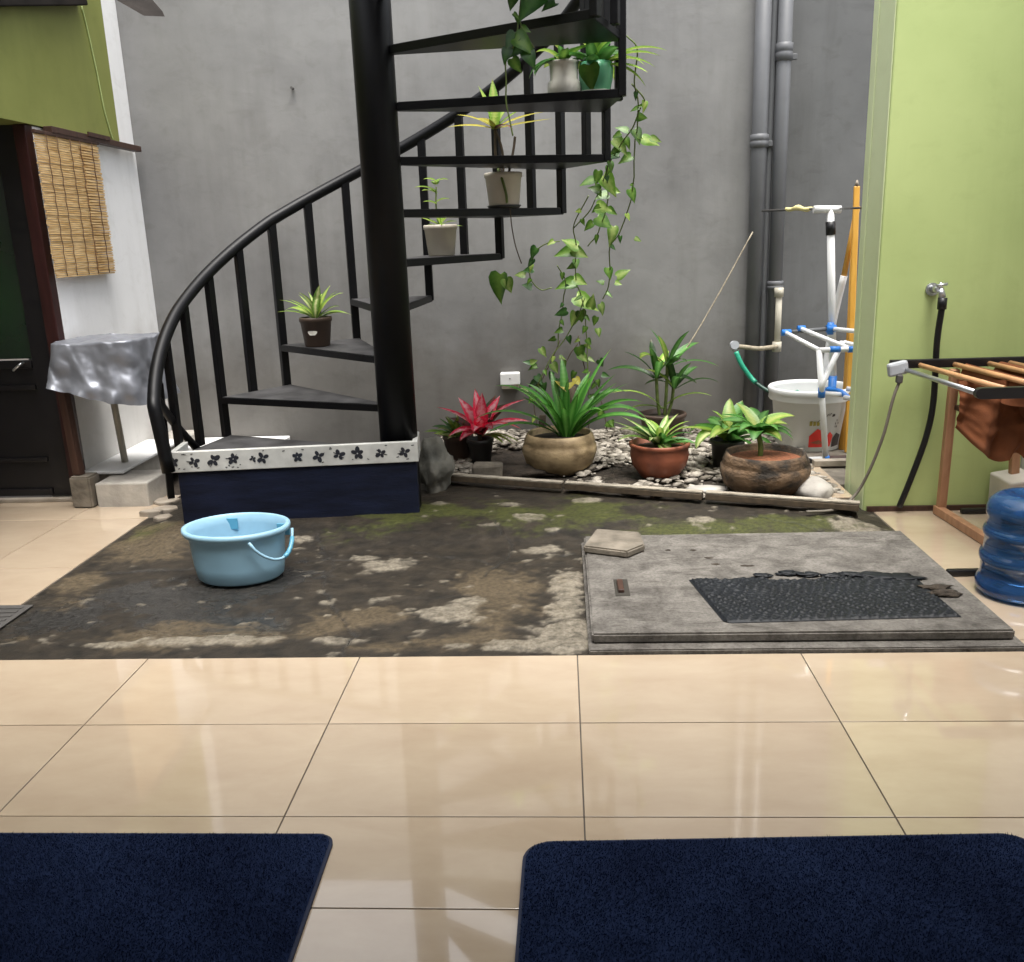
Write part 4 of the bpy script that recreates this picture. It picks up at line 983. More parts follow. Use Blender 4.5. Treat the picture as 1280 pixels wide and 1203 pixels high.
c = stair_pot(630, 4.42, 5)
t = thing('cream_saucer_pot', 'cream pot on a dark saucer with yellow-green cane leaves', 'potted plant', tuple(c), 'pots on the stair treads')
bm = BM(); lathe(bm, c, [(0, 0), (.07, 0), (.08, .012), (.074, .013), (.068, .005), (0, .005)], 36); obj('saucer', bm, 'pot_black', t)
pot_round(t, c+Vector((0, 0, .006)), .066, .084, .15, 'pot_cream', rim=.004)
for pth in ([(0, 0, .13), (.0, 0, .25), (-.035, 0, .36)], [(0, 0, .13), (-.03, 0, .22), (-.03, 0, .34)], [(.02, 0, .13), (.05, 0, .25), (.06, 0, .31)]):
    bm = BM(); tube(bm, spline([c+Vector(q) for q in pth], 5), .006, 7); obj('stem', bm, 'stem_brown', t)
q = c+Vector((-.03, 0, .345))
for az, L, e0, e1, wd, mm in [(100, .22, 85, 75, .055, 'leaf_lime'), (150, .21, 72, 60, .055, 'leaf_lime'), (40, .2, 60, 30, .045, 'leaf_lime'), (180, .22, 14, -8, .036, 'leaf_yellow'), (165, .2, 35, 5, .04, 'leaf_yellow'), (5, .24, 25, 5, .038, 'leaf_yellow'), (-10, .27, 8, 4, .032, 'leaf_yellow'), (20, .2, 40, 20, .04, 'leaf_lime'), (-90, .13, 40, -20, .045, 'leaf_lime'), (230, .14, 35, -10, .045, 'leaf_yellow'), (-50, .14, 20, -40, .03, 'leaf_reddark')]:
    leaf(t, q, az, L, wd, e0, e1, m=mm, n=8)
bm = BM(); tube(bm, spline([c+Vector((-.02, -.03, .17)), c+Vector((.0, -.085, .12)), c+Vector((.015, -.086, .06)), c+Vector((.018, -.084, .02))], 6), .006, 7); obj('hanging_root', bm, 'stem_green', t)
bm = BM(); tube(bm, spline([c+Vector((.03, -.06, -.002)), c+Vector((.035, -.065, -.08)), c+Vector((.05, -.07, -.17)), c+Vector((.075, -.07, -.25))], 5), .0028, 6); obj('aerial_root', bm, 'stem_brown', t)

c = stair_pot(705, 4.0, 7)
t = thing('white_stair_pot', 'white cup-shaped pot with small leaves beside the green pot', 'potted plant', tuple(c), 'pots on the stair treads')
bm = BM(); lathe(bm, c, [(0, 0), (.066, 0), (.068, .01), (.066, .05), (.056, .06), (.058, .12), (.064, .128), (.058, .13), (.054, .115), (0, .11)], 40); obj('pot', bm, 'pot_white', t)
rosette(t, c+Vector((-.0, 0, .115)), 10, .12, .045, ['leaf_lime', 'leaf_green', 'leaf_vine'], (20, 70), (-50, 20), shape='oval', seed=21)
for az, L in ((185, .14), (200, .12), (170, .11)): leaf(t, c+Vector((-.03, -.02, .125)), az, L, .05, 10, -80, m='leaf_green', shape='oval')
c = stair_pot(745, 4.0, 7)
t = thing('green_stair_pot', 'green glazed pot on a white saucer with a leafy trailing plant', 'potted plant', tuple(c), 'pots on the stair treads')
bm = BM(); lathe(bm, c, [(0, 0), (.075, 0), (.082, .01), (.076, .012), (.07, .005), (0, .005)], 36); obj('saucer', bm, 'pot_white', t)
bm = BM(); lathe(bm, c+Vector((0, 0, .006)), [(0, 0), (.05, 0), (.056, .006), (.067, .05), (.07, .09), (.064, .115), (.058, .115), (.062, .09), (0, .085)], 40); obj('pot', bm, 'pot_green', t)
rosette(t, c+Vector((0, 0, .095)), 16, .17, .055, ['leaf_lime', 'leaf_green', 'leaf_vine'], (20, 80), (-50, 30), shape='oval', seed=31)
for az, L, e0, e1 in ((0, .24, 30, -25), (-10, .22, 20, -40), (10, .28, 35, -20), (5, .2, 0, -60), (-30, .2, 25, -50)): leaf(t, c+Vector((.03, 0, .11)), az, L, .045, e0, e1, m='leaf_lime', shape='lance', n=8)
o = obj('leaf', heart_bm(c+Vector((-.03, -.075, .10)), (.1, -.1, -1), (-.2, -1, .2), .10), 'leaf_vine', t)

# ================================================================== VINES
def vine(name, label, strands, leaves, Yf, root, extra=.55):
    t = thing(name, label, 'vine', root)
    for pts in strands:
        bm = BM(); P = [PY(x, y, Yf(x, y)) for x, y in pts]; P = spline(P, 6)
        P = [p+Vector((noise.noise(p*11), noise.noise(p*11+Vector((5, 0, 0))), 0))*.006 for p in P]
        tube(bm, P, .0032, 6); obj('stem', bm, 'stem_green' if pts[0][1] < 400 else 'stem_brown', t)
        for q in P[3:-1:4]:
            if random.random() < extra:
                a = random.uniform(0, 6.28); tip = Vector((math.cos(a), random.uniform(-.6, 0), -abs(math.sin(a))))
                L_ = random.uniform(.022, .055)
                obj('leaf', heart_bm(q+Vector((0, -.004, 0)), tip, Vector((random.uniform(-.7, .7), -1, random.uniform(0, 1))), L_, random.uniform(0, .8), random.uniform(0, .6), random.uniform(.7, 1), random.uniform(-.2, .2)), random.choice(('leaf_vine', 'leaf_vine', 'leaf_darkv', 'leaf_lime')), t)
    for i, lf in enumerate(leaves):
        x, y, L, dg = lf[:4]; mm = lf[4] if len(lf) > 4 else random.choice(('leaf_vine', 'leaf_vine', 'leaf_vine', 'leaf_vine_pale', 'leaf_darkv'))
        Y = Yf(x, y)-random.uniform(.0, .03); s = 1/ppm(Y); a = R_(dg); Lm = L*s*1.0
        tip = Vector((math.cos(a), random.uniform(-.45, .1), -math.sin(a)))
        nr = Vector((random.uniform(-.5, .5), -1, random.uniform(.1, .8)))
        p = PY(x, y, Y)-tip.normalized()*Lm*.5
        obj('leaf', heart_bm(p, tip, nr, Lm*random.uniform(.9, 1.12), random.uniform(.0, .7), random.uniform(-.05, .55), random.uniform(.75, 1.05), random.uniform(-.15, .15)), mm, t)
P_ = 'leaf_vine_pale'
leaves = [(777, 161, 15, 200), (797, 170, 16, 60), (814, 176, 20, 15, P_), (777, 186, 28, 40), (781, 201, 18, 150), (764, 195, 17, 180), (733, 228, 18, 160), (746, 224, 18, 100), (762, 233, 28, 60, P_), (752, 244, 15, 170), (748, 240, 14, 60), (756, 260, 19, 10), (792, 245, 17, 60), (756, 279, 22, 40), (735, 283, 13, 150), (766, 295, 22, 95), (711, 304, 23, 200, P_), (705, 317, 25, 170), (725, 316, 20, 20, P_), (720, 330, 11, 90), (666, 316, 14, 130), (663, 329, 11, 120), (660, 338, 12, 170), (623, 362, 36, 100, 'leaf_vine'), (636, 359, 20, 70), (649, 343, 14, 190, P_), (658, 358, 13, 190), (706, 357, 24, 175), (726, 352, 17, 20, P_), (779, 341, 17, -30, P_), (761, 342, 13, 80), (733, 380, 30, 35, P_), (741, 376, 18, -70), (754, 387, 15, 60, P_), (700, 392, 17, 160), (717, 400, 20, 100), (727, 397, 16, 80), (744, 403, 13, 110), (748, 416, 10, 80), (698, 414, 10, 170), (731, 413, 9, 100),
          (820, 175, 12, 20), (770, 170, 12, 150), (785, 178, 12, 60), (742, 236, 13, 200), (770, 240, 12, 20), (744, 262, 12, 150), (765, 265, 11, 30), (750, 352, 10, 200), (773, 355, 8, 20, P_), (690, 425, 9, 150), (712, 425, 9, 70), (736, 428, 9, 60), (760, 215, 12, 100), (798, 300, 9, 30, P_), (775, 300, 9, 100)]
strands = [[(783, 45), (797, 62), (793, 100), (797, 130), (796, 160), (793, 185), (791, 240), (775, 290), (763, 310), (762, 340), (760, 360), (753, 374)],
           [(790, 105), (805, 125), (800, 135), (790, 160), (770, 190), (758, 215), (760, 250), (748, 290), (735, 308)],
           [(735, 245), (718, 280), (720, 310), (720, 350), (728, 375), (733, 420), (735, 472)],
           [(697, 332), (706, 352), (703, 385), (698, 415), (697, 432)], [(732, 372), (712, 415), (690, 445), (672, 482)], [(700, 302), (685, 304), (670, 315), (662, 345), (675, 362), (690, 360)], [(764, 195), (752, 230), (738, 262), (718, 285)]]
def yv(x, y): return 4.05+1.2*min(1, max(0, (y-60)/330))
vine('hanging_vine', 'long heart-leaved vine trailing from the stair pots down the grey wall', strands, leaves, yv, tuple(PY(783, 45, 4.05)))
leaves = [(679, 441, 12, 60), (659, 453, 10, 200), (665, 460, 12, 170), (668, 452, 10, -10, P_), (674, 476, 14, 60, 'leaf_darkv'), (679, 486, 14, 100, 'leaf_darkv'), (665, 480, 12, 150, 'leaf_darkv'), (726, 441, 15, 70), (729, 448, 14, 50), (704, 447, 9, 10, P_), (694, 461, 14, 60), (705, 457, 11, 80), (735, 434, 9, 60), (740, 450, 10, 20, P_), (752, 455, 12, 60, 'leaf_darkv'), (688, 470, 10, 120, 'leaf_darkv'), (699, 480, 13, 80), (716, 470, 11, 120), (722, 478, 12, 60, 'leaf_yellow'), (748, 480, 10, 70), (757, 470, 9, 20, 'leaf_darkv'), (664, 500, 12, 120), (655, 487, 11, 200, P_), (742, 500, 12, 60), (750, 520, 12, 100), (765, 530, 9, 70)]
strands = [[(735, 545), (737, 500), (733, 470), (728, 445), (722, 420)], [(700, 545), (705, 500), (702, 470), (712, 445), (722, 430)], [(672, 545), (668, 500), (676, 478), (690, 450), (700, 425)], [(760, 545), (755, 515), (748, 490), (740, 470)]]
def yv2(x, y): return 5.33-.06*min(1, max(0, (y-400)/150))
vine('climbing_vine', 'thin brown-stemmed creeper climbing the wall behind the lily bowl', strands, leaves, yv2, tuple(PY(735, 545, 5.27)))
leaves = [(640, 2, 18, 110, 'leaf_darkv'), (665, 5, 34, 120, 'leaf_darkv'), (686, 9, 18, 150, 'leaf_darkv'), (639, 52, 20, 120, 'leaf_darkv'), (658, 56, 29, 30, 'leaf_vine'), (642, 64, 20, 160, 'leaf_darkv'), (632, 69, 17, 110, 'leaf_darkv'), (645, 82, 17, 60), (663, 72, 20, 60, 'leaf_darkv'), (648, 26, 12, 90), (657, 37, 12, 20), (646, 20, 9, 40)]
strands = [[(655, -25), (652, -8), (648, 22), (647, 45), (642, 60), (633, 76), (632, 100), (632, 125), (637, 150), (641, 170)], [(648, 22), (655, 40), (668, 60)]]
vine('trailing_vine', 'dark heart-leaved strand dangling in front of the upper treads', strands, leaves, lambda x, y: 3.52, tuple(PY(655, -25, 3.52)), 0)

# ================================================================== RIGHT REAR: PIPES, BUCKET, RACK
def pipe(name, label, x, y, r, z0, z1, cols, m='pvc_grey'):
    t = thing(name, label, 'pipe', (x, y, z0), 'grey drain pipes')
    bm = BM(); tube(bm, [(x, y, z0), (x, y, z1)], r, 20); obj('tube', bm, m, t)
    for z, h in cols:
        bm = BM(); lathe(bm, (x, y, z), [(r+.0005, 0), (r+.008, .003), (r+.008, h*.45), (r+.005, h*.5), (r+.008, h*.55), (r+.008, h-.003), (r+.0005, h)], 24); obj('coupling', bm, m, t)
    z = (cols[0][0] if cols else 1)+.02
    bm = BM(); bar(bm, (x+r, y, z), (x+r+.03, y, z), .02, .03, bev=.003); obj('clamp_bolt', bm, m, t)
pipe('drain_pipe', 'thick grey drain pipe with a mid-height coupling on the rear wall', 1.090, 5.345, .042, .03, 3.3, [(1.62, .07)])
pipe('vent_pipe', 'grey drain pipe with a high threaded coupling beside the recess', 1.205, 5.345, .038, .03, 3.3, [(2.05, .09), (.86, .05)])
bm = BM(); tube(bm, spline([(1.150, 5.37, .03), (1.148, 5.372, 1.2), (1.15, 5.37, 2.4), (1.15, 5.37, 3.2)], 8), .022, 12); tag(obj('thin_pipe', bm, 'pvc_grey', origin=(1.15, 5.37, 0)), 'thin dark conduit between the two drain pipes', 'pipe')
wp = thing('water_pipe', 'beige water pipe and side tap strapped to the drain pipes', 'pipe', tuple(PY(972, 440, 5.26)))
bm = BM(); tube(bm, [PY(974, 366, 5.285), PY(971, 440, 5.285)], .018, 12); obj('riser', bm, 'pvc_beige', wp)
bm = BM(); a = PY(974, 360, 5.285); tube(bm, [a, a-Vector((0, 0, .05))], .026, 12); obj('coupling', bm, 'pvc_beige', wp)
bm = BM(); a = PY(971, 433, 5.285); tube(bm, [a+Vector((0, 0, .025)), a-Vector((0, 0, .03))], .026, 12); obj('elbow', bm, 'pvc_beige', wp)
bm = BM(); tube(bm, spline([PY(972, 433, 5.27), PY(950, 436, 5.255), PY(930, 434, 5.25), PY(916, 433, 5.255)], 5), [.013]*16, 10); obj('branch', bm, 'rope', wp)
bm = BM(); a = PY(918, 431, 5.25); tube(bm, [a+Vector((0, .05, -.005)), a+Vector((0, -.02, 0))], [.02, .024], 12); tube(bm, [a, a-Vector((0, .005, .035))], .014, 10); obj('tap_body', bm, 'grey_clip', wp)
hs2 = thing('green_hose', 'short green garden hose running from the tap into the bucket', 'hose', tuple(PY(920, 440, 5.24)))
hp = spline([PY(920, 440, 5.24), PY(927, 456, 5.22), PY(940, 474, 5.20), PY(952, 484, 5.15), PY(968, 493, 5.10), PY(990, 500, 5.0)], 5)
bm = BM(); tube(bm, hp[:13], .014, 10); obj('bright_section', bm, 'hose_green', hs2)
bm = BM(); tube(bm, hp[12:], .011, 10); obj('dark_section', bm, 'hose_dark', hs2)
bm = BM(); tube(bm, spline([PY(941, 290, 5.30), PY(900, 365, 5.25), PY(868, 420, 5.2), PY(846, 452, 5.16)], 6), .004, 6); tag(obj('guy_string', bm, 'rope', origin=tuple(PY(846, 452, 5.16))), 'taut thin string from the drain pipe down to the cane plant', 'string')
sk = thing('socket_box', 'white weatherproof socket box on the grey wall', 'socket', (-.31, 5.39, .385))
a, b = PY(625, 467, 5.34), PY(650, 484, 5.34)
bm = BM(); box(bm, a.x, b.x, 5.335, 5.399, b.z+.012, a.z, bev=.006); obj('cover', bm, 'white_paint', sk)
bm = BM(); box(bm, a.x+.006, b.x-.008, 5.35, 5.399, b.z-.012, b.z+.0115, bev=.004); obj('housing', bm, 'pot_cream', sk)
bm = BM(); tube(bm, [((a.x+b.x)/2, 5.3348, (a.z+b.z)/2+.01), ((a.x+b.x)/2, 5.332, (a.z+b.z)/2+.01)], .004, 8); obj('screw', bm, 'drain_metal', sk)
bm = BM(); q = PY(366, 111, 5.395); tube(bm, [q, q-Vector((0, .03, 0))], .008, 8); tag(obj('wall_plug', bm, 'drain_metal', origin=tuple(q)), 'tiny dark plug stub high on the grey wall', 'wall plug')

# tiled ledge in front of bucket
tl = thing('tile_ledge', 'low cream tiled ledge beside the lime green wall corner', 'ledge', (1.2, 4.3, 0))
zL = .06
LP = [G(1024, 622, zL), G(1066, 622, zL), G(1064, 580, zL), G(984, 585, zL)]
LP[1] = Vector((1.254, LP[0].y, zL)); LP[2] = Vector((1.254, LP[2].y, zL))
bm = BM(); prism(bm, [(p.x, p.y) for p in LP], -.02, zL-.008, .003); obj('body', bm, 'pale_concrete', tl)
bm = BM(); prism(bm, [(p.x-.004, p.y-.004) for p in LP], zL-.0075, zL, .002); obj('tile', bm, 'tile', tl)
a = G(1018, 584, zL); bm = BM(); box(bm, a.x, a.x+.19, a.y, a.y+.05, zL+.0005, zL+.03, bev=.003); obj('upstand', bm, 'paver', tl)
# rear ground behind the wall
bm = BM(); box(bm, 1.2505, 3.2, 4.13, BACK_Y+.139, -.1, .05); tag(obj('rear_slab', bm, 'brown_concrete', origin=(1.6, 4.8, 0)), kind='structure')

# bucket
bkc = G(1010, 562, .055); bkc = Vector((bkc.x+.01, 4.93, .05)); bkc.x = PY(1011, 520, 4.93).x
bk = thing('paint_bucket', 'white paint bucket with a worn red and black label', 'bucket', tuple(bkc))
r0, r1, hh = .168, .205, .33
bm = BM(); lathe(bm, bkc, [(0, 0), (r0-.01, 0), (r0, .008), (r1-.012, hh-.07), (r1+.004, hh-.068), (r1+.010, hh-.06), (r1+.006, hh-.035), (r1+.012, hh-.03), (r1+.014, hh-.008), (r1+.008, hh), (r1-.006, hh), (r1-.008, hh-.02), (r0-.006, .02), (0, .018)], 64); obj('body', bm, 'bucket_white', bk)
def decal(poly, m, name, lift=.0015):
    bm = BM(); ring = []
    import itertools
    def pt(u, v):
        rr = r0+(r1-.012-r0)*(v/(hh-.07))+lift; th = R_(-90)+u/rr; return bkc+Vector((rr*math.cos(th), rr*math.sin(th), v))
    # subdivide polygon edges so it hugs the wall
    dens = []
    for i in range(len(poly)):
        p, q = poly[i], poly[(i+1) % len(poly)]
        for k in range(5): dens.append((p[0]+(q[0]-p[0])*k/5, p[1]+(q[1]-p[1])*k/5))
    cx_, cy_ = sum(p[0] for p in poly)/len(poly), sum(p[1] for p in poly)/len(poly)
    cv = bm.verts.new(pt(cx_, cy_)); rv = [bm.verts.new(pt(*p)) for p in dens]
    for i in range(len(rv)): bm.faces.new((cv, rv[i], rv[(i+1) % len(rv)]))
    obj(name, bm, m, bk)
decal([(-.04, .03), (.05, .03), (.055, .075), (.03, .115), (.0, .13), (-.04, .09)], 'label_red', 'label_patch')
decal([(-.035, .055), (.01, .07), (.035, .055), (.01, .045)], 'terracotta', 'label_patch', .0022)
decal([(.055, .03), (.075, .03), (.09, .09), (.07, .11), (.05, .085)], 'label_red', 'label_patch')
decal([(.085, .025), (.14, .03), (.15, .085), (.115, .10), (.09, .075)], 'label_dark', 'label_patch')
for k in range(3): decal([(-.042+.018*k, .145), (-.028+.018*k, .148), (-.028+.018*k, .172-.004*k), (-.042+.018*k, .170)], 'label_olive', 'label_letter')
for k, (u, v) in enumerate([(.0, .165), (.012, .185), (.025, .195), (.045, .193), (.06, .196)]): decal([(u-.002, v), (u+.012, v+.012), (u+.013, v+.017), (u-.002, v+.004)], 'label_dark', 'label_letter')
decal([(.075, .19), (.095, .192), (.094, .205), (.078, .203)], 'label_dark', 'label_patch')
for k in range(5): decal([(.10+.01*(k % 3), .13+.017*(k//2)), (.104+.01*(k % 3), .13+.017*(k//2)), (.104+.01*(k % 3), .14+.017*(k//2)), (.10+.01*(k % 3), .14+.017*(k//2))], 'label_dark', 'label_letter')
bm = BM(); q = bkc+Vector((-.04, .02, .24)); rock(bm, q, (.07, .06, .05), 3, .5, 3); obj('green_cloth', bm, 'hose_green', bk)

# PVC rack
rk = thing('pipe_rack', 'white plastic pipe rack with blue joints beside the paint bucket', 'rack', tuple(G(1030, 608, .05)))
def rod(a, b, r, m, name, par=rk, seg=10): bm = BM(); tube(bm, [a, b], r, seg); return obj(name, bm, m, par)
yN, yF = 4.52, 4.86
A_ = PY(982, 416, yF); Bc = PY(1001, 411, yF); Cc = PY(1038, 411, yF); D_ = PY(1024, 438, yN); E_ = PY(1074, 436, yN)
zt = D_.z; 
rod(A_, Cc, .011, 'pvc_grey', 'rail'); rod(A_, D_, .0115, 'pvc_white', 'rail'); rod(Bc, PY(1062, 436, yN), .0115, 'pvc_white', 'rail'); rod(D_, E_+Vector((.15, 0, 0)), .0135, 'pvc_white', 'rail'); rod(Cc, Cc+Vector((.35, -.25, -.03)), .0115, 'pvc_white', 'rail'); rod(PY(1055, 428, 4.7), PY(1085, 436, 4.6), .011, 'pvc_white', 'rail')
for p, d_, r in ((A_, Vector((.03, 0, 0)), .017), (Bc, Vector((.025, 0, 0)), .016), (Cc, Vector((.03, 0, 0)), .02)):
    rod(p-d_*.7, p+d_*.9, r, 'pvc_blue', 'joint')
rod(Cc-Vector((0, 0, .03)), Cc+Vector((0, 0, .03)), .0165, 'pvc_blue', 'joint')
for x0, x1 in ((1037, 1050), (1060, 1073)): rod(PY(x0, 437, yN), PY(x1, 437, yN), .0155, 'pvc_blue', 'joint')
f1 = G(1031, 604, .05); f1 = Vector((PY(1031, 604, yN).x, yN, .055))
rod(D_, f1, .0145, 'pvc_white', 'leg'); rod(f1-Vector((0, 0, -.02)), f1+Vector((0, 0, .035)), .016, 'pvc_blue', 'joint')
m1 = PY(1027, 492, yN); rod(m1-Vector((0, 0, .02)), m1+Vector((0, 0, .03)), .0175, 'pvc_blue', 'joint')
bm = BM(); tube(bm, spline([PY(1053, 428, 4.62), PY(1040, 455, 4.56), PY(1029, 478, yN-.012), m1], 5), .014, 10); obj('diagonal', bm, 'pvc_white', rk)
rod(m1, PY(1056, 494, 4.6), .013, 'pvc_white', 'rail')
bm = BM(); tube(bm, spline([PY(1034, 487, 4.66), PY(1050, 490, 4.6), PY(1060, 497, 4.56), PY(1070, 499, 4.54)], 5), .014, 10); obj('blue_bend', bm, 'pvc_blue', rk)
rod(PY(1055, 497, 4.56), PY(1078, 500, 4.5), .012, 'pvc_white', 'rail'); rod(PY(1058, 486, 4.62), PY(1080, 489, 4.6), .012, 'pvc_white', 'rail')
rod(Vector((f1.x-.10, yN+.02, .066)), Vector((f1.x+.22, yN+.02, .07)), .016, 'pvc_white', 'foot'); rod(Vector((f1.x-.09, yN-.05, .07)), Vector((f1.x-.10, yN+.03, .068)), .02, 'pot_black', 'foot_cap')
rod(Vector((f1.x+.0, yN+.019, .068)), Vector((f1.x+.12, yN+.019, .07)), .018, 'brown_wood', 'foot_sleeve')
# tall T post standing behind the rack
tp = thing('t_post', 'tall white pipe post with T-shaped top and black tape', 'post', tuple(PY(1041, 560, 4.9)))
pt, pb = PY(1038, 262, 4.9), PY(1041, 470, 4.9)
rod(pt, pb, .019, 'pvc_white', 'shaft', tp, 14); rod(pb, Vector((pb.x, 4.9, .05)), .021, 'pvc_blue', 'lower_shaft', tp, 14)
rod(PY(1017, 262, 4.9), PY(1051, 262, 4.9), .019, 'pvc_white', 'tee', tp, 14); rod(PY(1038, 277, 4.9), PY(1038.5, 294, 4.9), .024, 'hose_black', 'tape', tp, 14)
ln = thing('wash_line', 'thin rod and knotted cord spanning from the drain pipe to the lime green wall', 'line', tuple(PY(955, 262, 5.28)))
rod(PY(953, 264, 5.29), PY(1018, 261, 4.93), .006, 'drain_metal', 'rod', ln); rod(PY(1050, 261, 4.9), Vector((1.285, 4.10, PY(1082, 260, 4.10).z)), .005, 'drain_metal', 'rod', ln)
bm = BM(); tube(bm, [PY(982+q*2.6, 262+1.2*math.sin(q*.8)-1, 5.08-.01*q) for q in range(14)], [.007+.006*math.sin(q/13*3.14)+.002*math.sin(q*1.3) for q in range(14)], 8); obj('knot', bm, 'rope_yellow', ln)
# yellow poles and mop stick
q0, q1 = PY(1052, 560, 4.82), PY(1069, 262, 5.0); q0.z = .05
bm = BM(); tube(bm, [q0, q0.lerp(q1, .5)+Vector((.006, 0, 0)), q1], [.015, .014, .012], 10); tag(obj('broom_stick', bm, 'yellow_wood', origin=tuple(q0)), 'thinner round yellow stick crossing behind the tall yellow pole', 'pole')
a = PY(1071, 233, 4.95); b = PY(1059, 566, 4.75)
yp = thing('yellow_pole', 'tall yellow wooden pole leaning at the lime green corner', 'pole', (b.x, b.y, .05))
bm = BM(); bar(bm, Vector((b.x, b.y, .05)), a, .030, .022, bev=.006); obj('shaft', bm, 'yellow_wood', yp); bm = BM(); tube(bm, [a, a+Vector((0, 0, .03))], [.012, .004], 8); obj('tip', bm, 'paver', yp)
a = PY(1072, 258, 4.98); b2 = PY(1055, 345, 5.0); b3 = PY(1043, 395, 5.02)
ms = thing('mop_stick', 'white and yellow mop stick standing in the paint bucket', 'mop', (bkc.x+.05, 4.99, .08))
rod(a, b2, .014, 'yellow_wood', 'upper_shaft', ms); bm = BM(); tube(bm, spline([b2, b3, PY(1035, 440, 5.02), Vector((bkc.x+.05, 4.99, .08))], 5), .018, 10); obj('lower_shaft', bm, 'pvc_white', ms)

# ================================================================== RIGHT FRONT
# tap and hose on the lime wall
tpz = PY(1166, 362, 3.86)
tpo = thing('garden_tap', 'chrome tap on the lime green wall', 'tap', tuple(tpz))
bm = BM(); tube(bm, [(tpz.x, 3.8715, tpz.z), (tpz.x, 3.862, tpz.z)], .026, 18); obj('wall_flange', bm, 'steel', tpo)
bm = BM(); tube(bm, [(tpz.x, 3.862, tpz.z), (tpz.x+.005, 3.80, tpz.z+.004)], .014, 12); tube(bm, [(tpz.x+.008, 3.805, tpz.z+.004), (tpz.x+.018, 3.80, tpz.z-.03)], .014, 12); obj('body', bm, 'steel', tpo)
bm = BM(); tube(bm, [(tpz.x-.01, 3.80, tpz.z+.018), (tpz.x+.03, 3.795, tpz.z+.024)], .006, 8); tube(bm, [(tpz.x+.006, 3.80, tpz.z), (tpz.x+.006, 3.80, tpz.z+.03)], .006, 8); obj('handle', bm, 'steel', tpo)
bm = BM(); q = Vector((tpz.x+.018, 3.80, tpz.z-.03)); tube(bm, [q, q-Vector((0, 0, .045))], .018, 14); obj('hose_connector', bm, 'hose_black', tpo)
q = q-Vector((0, 0, .04))
bm = BM(); tube(bm, spline([q, PY(1171, 430, 3.815), PY(1167, 500, 3.82), PY(1158, 545, 3.825), PY(1140, 595, 3.83), PY(1124, 634, 3.835)], 8), .0125, 12); tag(obj('black_hose', bm, 'hose_black', origin=tuple(q)), 'black rubber hose hanging from the chrome tap', 'hose')

# drying rack
zt = .637; yf, yn = 3.77, 3.13
dr = thing('drying_rack', 'folding wooden clothes drying rack with dark rails beside the lime wall', 'drying rack', (1.6, 3.5, 0))
xl = PY(1112, 456, yf).x
bm = BM(); bar(bm, (xl, yf, zt+.012), (1.90, yf, zt+.012), .02, .036, bev=.004); obj('far_rail', bm, 'door_black', dr)
xn = PY(1218, 492, yn).x
bm = BM(); zz = PY(1218, 492, yn).z
prism(bm, [(xn+.02-.02*math.cos(a), zz+.019*math.sin(a)) for a in np.linspace(-math.pi/2, math.pi/2, 9)] + [(1.88, zz+.019), (1.88, zz-.019)], yn-.012, yn+.012, 0)
for v in bm.verts: v.co = Vector((v.co.x, v.co.z, v.co.y))
bmesh.ops.recalc_face_normals(bm, faces=bm.faces); obj('near_rail', bm, 'door_black', dr)
rod(PY(1128, 461, yf), Vector((xn+.012, yn, zz)), .0095, 'steel', 'front_rod', dr, 14)
for i, (px) in enumerate([1150, 1193, 1236, 1262]):
    a = PY(px, 456, yf-.005); a.z = zt+.006; x2 = a.x+.045
    rod(a, Vector((x2, yn+.005, zz+.012)), .0105, 'dowel_wood', 'dowel', dr, 12)
ft = G(1165, 636); 
bm = BM(); bar(bm, (ft.x+.0, yf+.03, .02), (PY(1192, 480, yf-.03).x, yf-.03, zt-.01), .034, .03, up=Vector((0, 1, 0)), bev=.003); obj('leg', bm, 'rack_wood', dr)
bm = BM(); bar(bm, (1.88, yf+.03, .02), (1.45+.36, yf-.03, zt-.01), .034, .03, up=Vector((0, 1, 0)), bev=.003); obj('leg', bm, 'rack_wood', dr)
bm = BM(); bar(bm, (1.58, yn+.02, .02), (1.58, yn+.03, zz-.01), .03, .03, up=Vector((0, 1, 0)), bev=.003)
bm.free()
bm = BM(); bar(bm, (G(1165, 638).x, yf+.05, .02), G(1243, 692)+Vector((.02, -.05, .02)), .034, .036, bev=.003); obj('foot_bar', bm, 'rack_wood', dr)
bm = BM(); bar(bm, PY(1196, 500, yf-.02)+Vector((.005, 0, -.03)), PY(1225, 520, 3.5), .03, .02, bev=.003); obj('cross_brace', bm, 'brown_wood', dr)
g = G(1183, 720); bm = BM(); bar(bm, g+Vector((0, 0, .012)), g+Vector((.45, .01, .012)), .026, .024, bev=.006); obj('front_foot', bm, 'door_black', dr)
g = G(1200, 642); bm = BM(); bar(bm, Vector((g.x, yf+.04, .012)), Vector((g.x+.16, yf+.04, .012)), .026, .022, bev=.006); obj('rear_foot', bm, 'door_black', dr)
ck = PY(1121, 462, yf-.04)
bm = BM(); bar(bm, ck+Vector((-.035, 0, -.005)), ck+Vector((.045, .01, .01)), .03, .055, bev=.01); obj('corner_clip', bm, 'grey_clip', dr)
bm = BM(); bar(bm, ck+Vector((.012, -.004, -.02)), ck+Vector((.01, -.004, -.055)), .028, .024, bev=.006); obj('clip_stem', bm, 'drain_metal', dr)
# grey cord from the clip to the ground
bm = BM(); tube(bm, spline([ck+Vector((.012, -.004, -.05)), PY(1116, 500, 3.72), PY(1104, 545, 3.73), PY(1086, 590, 3.76), PY(1068, 620, 3.78), YG(1040, 637)+Vector((0, -.04, .012)), YG(1005, 641)+Vector((0, -.03, .012))], 8), .0062, 8)
tag(obj('grey_cord', bm, 'cable', origin=tuple(ck)), 'grey cord drooping from the drying rack clip to the yard', 'cord')

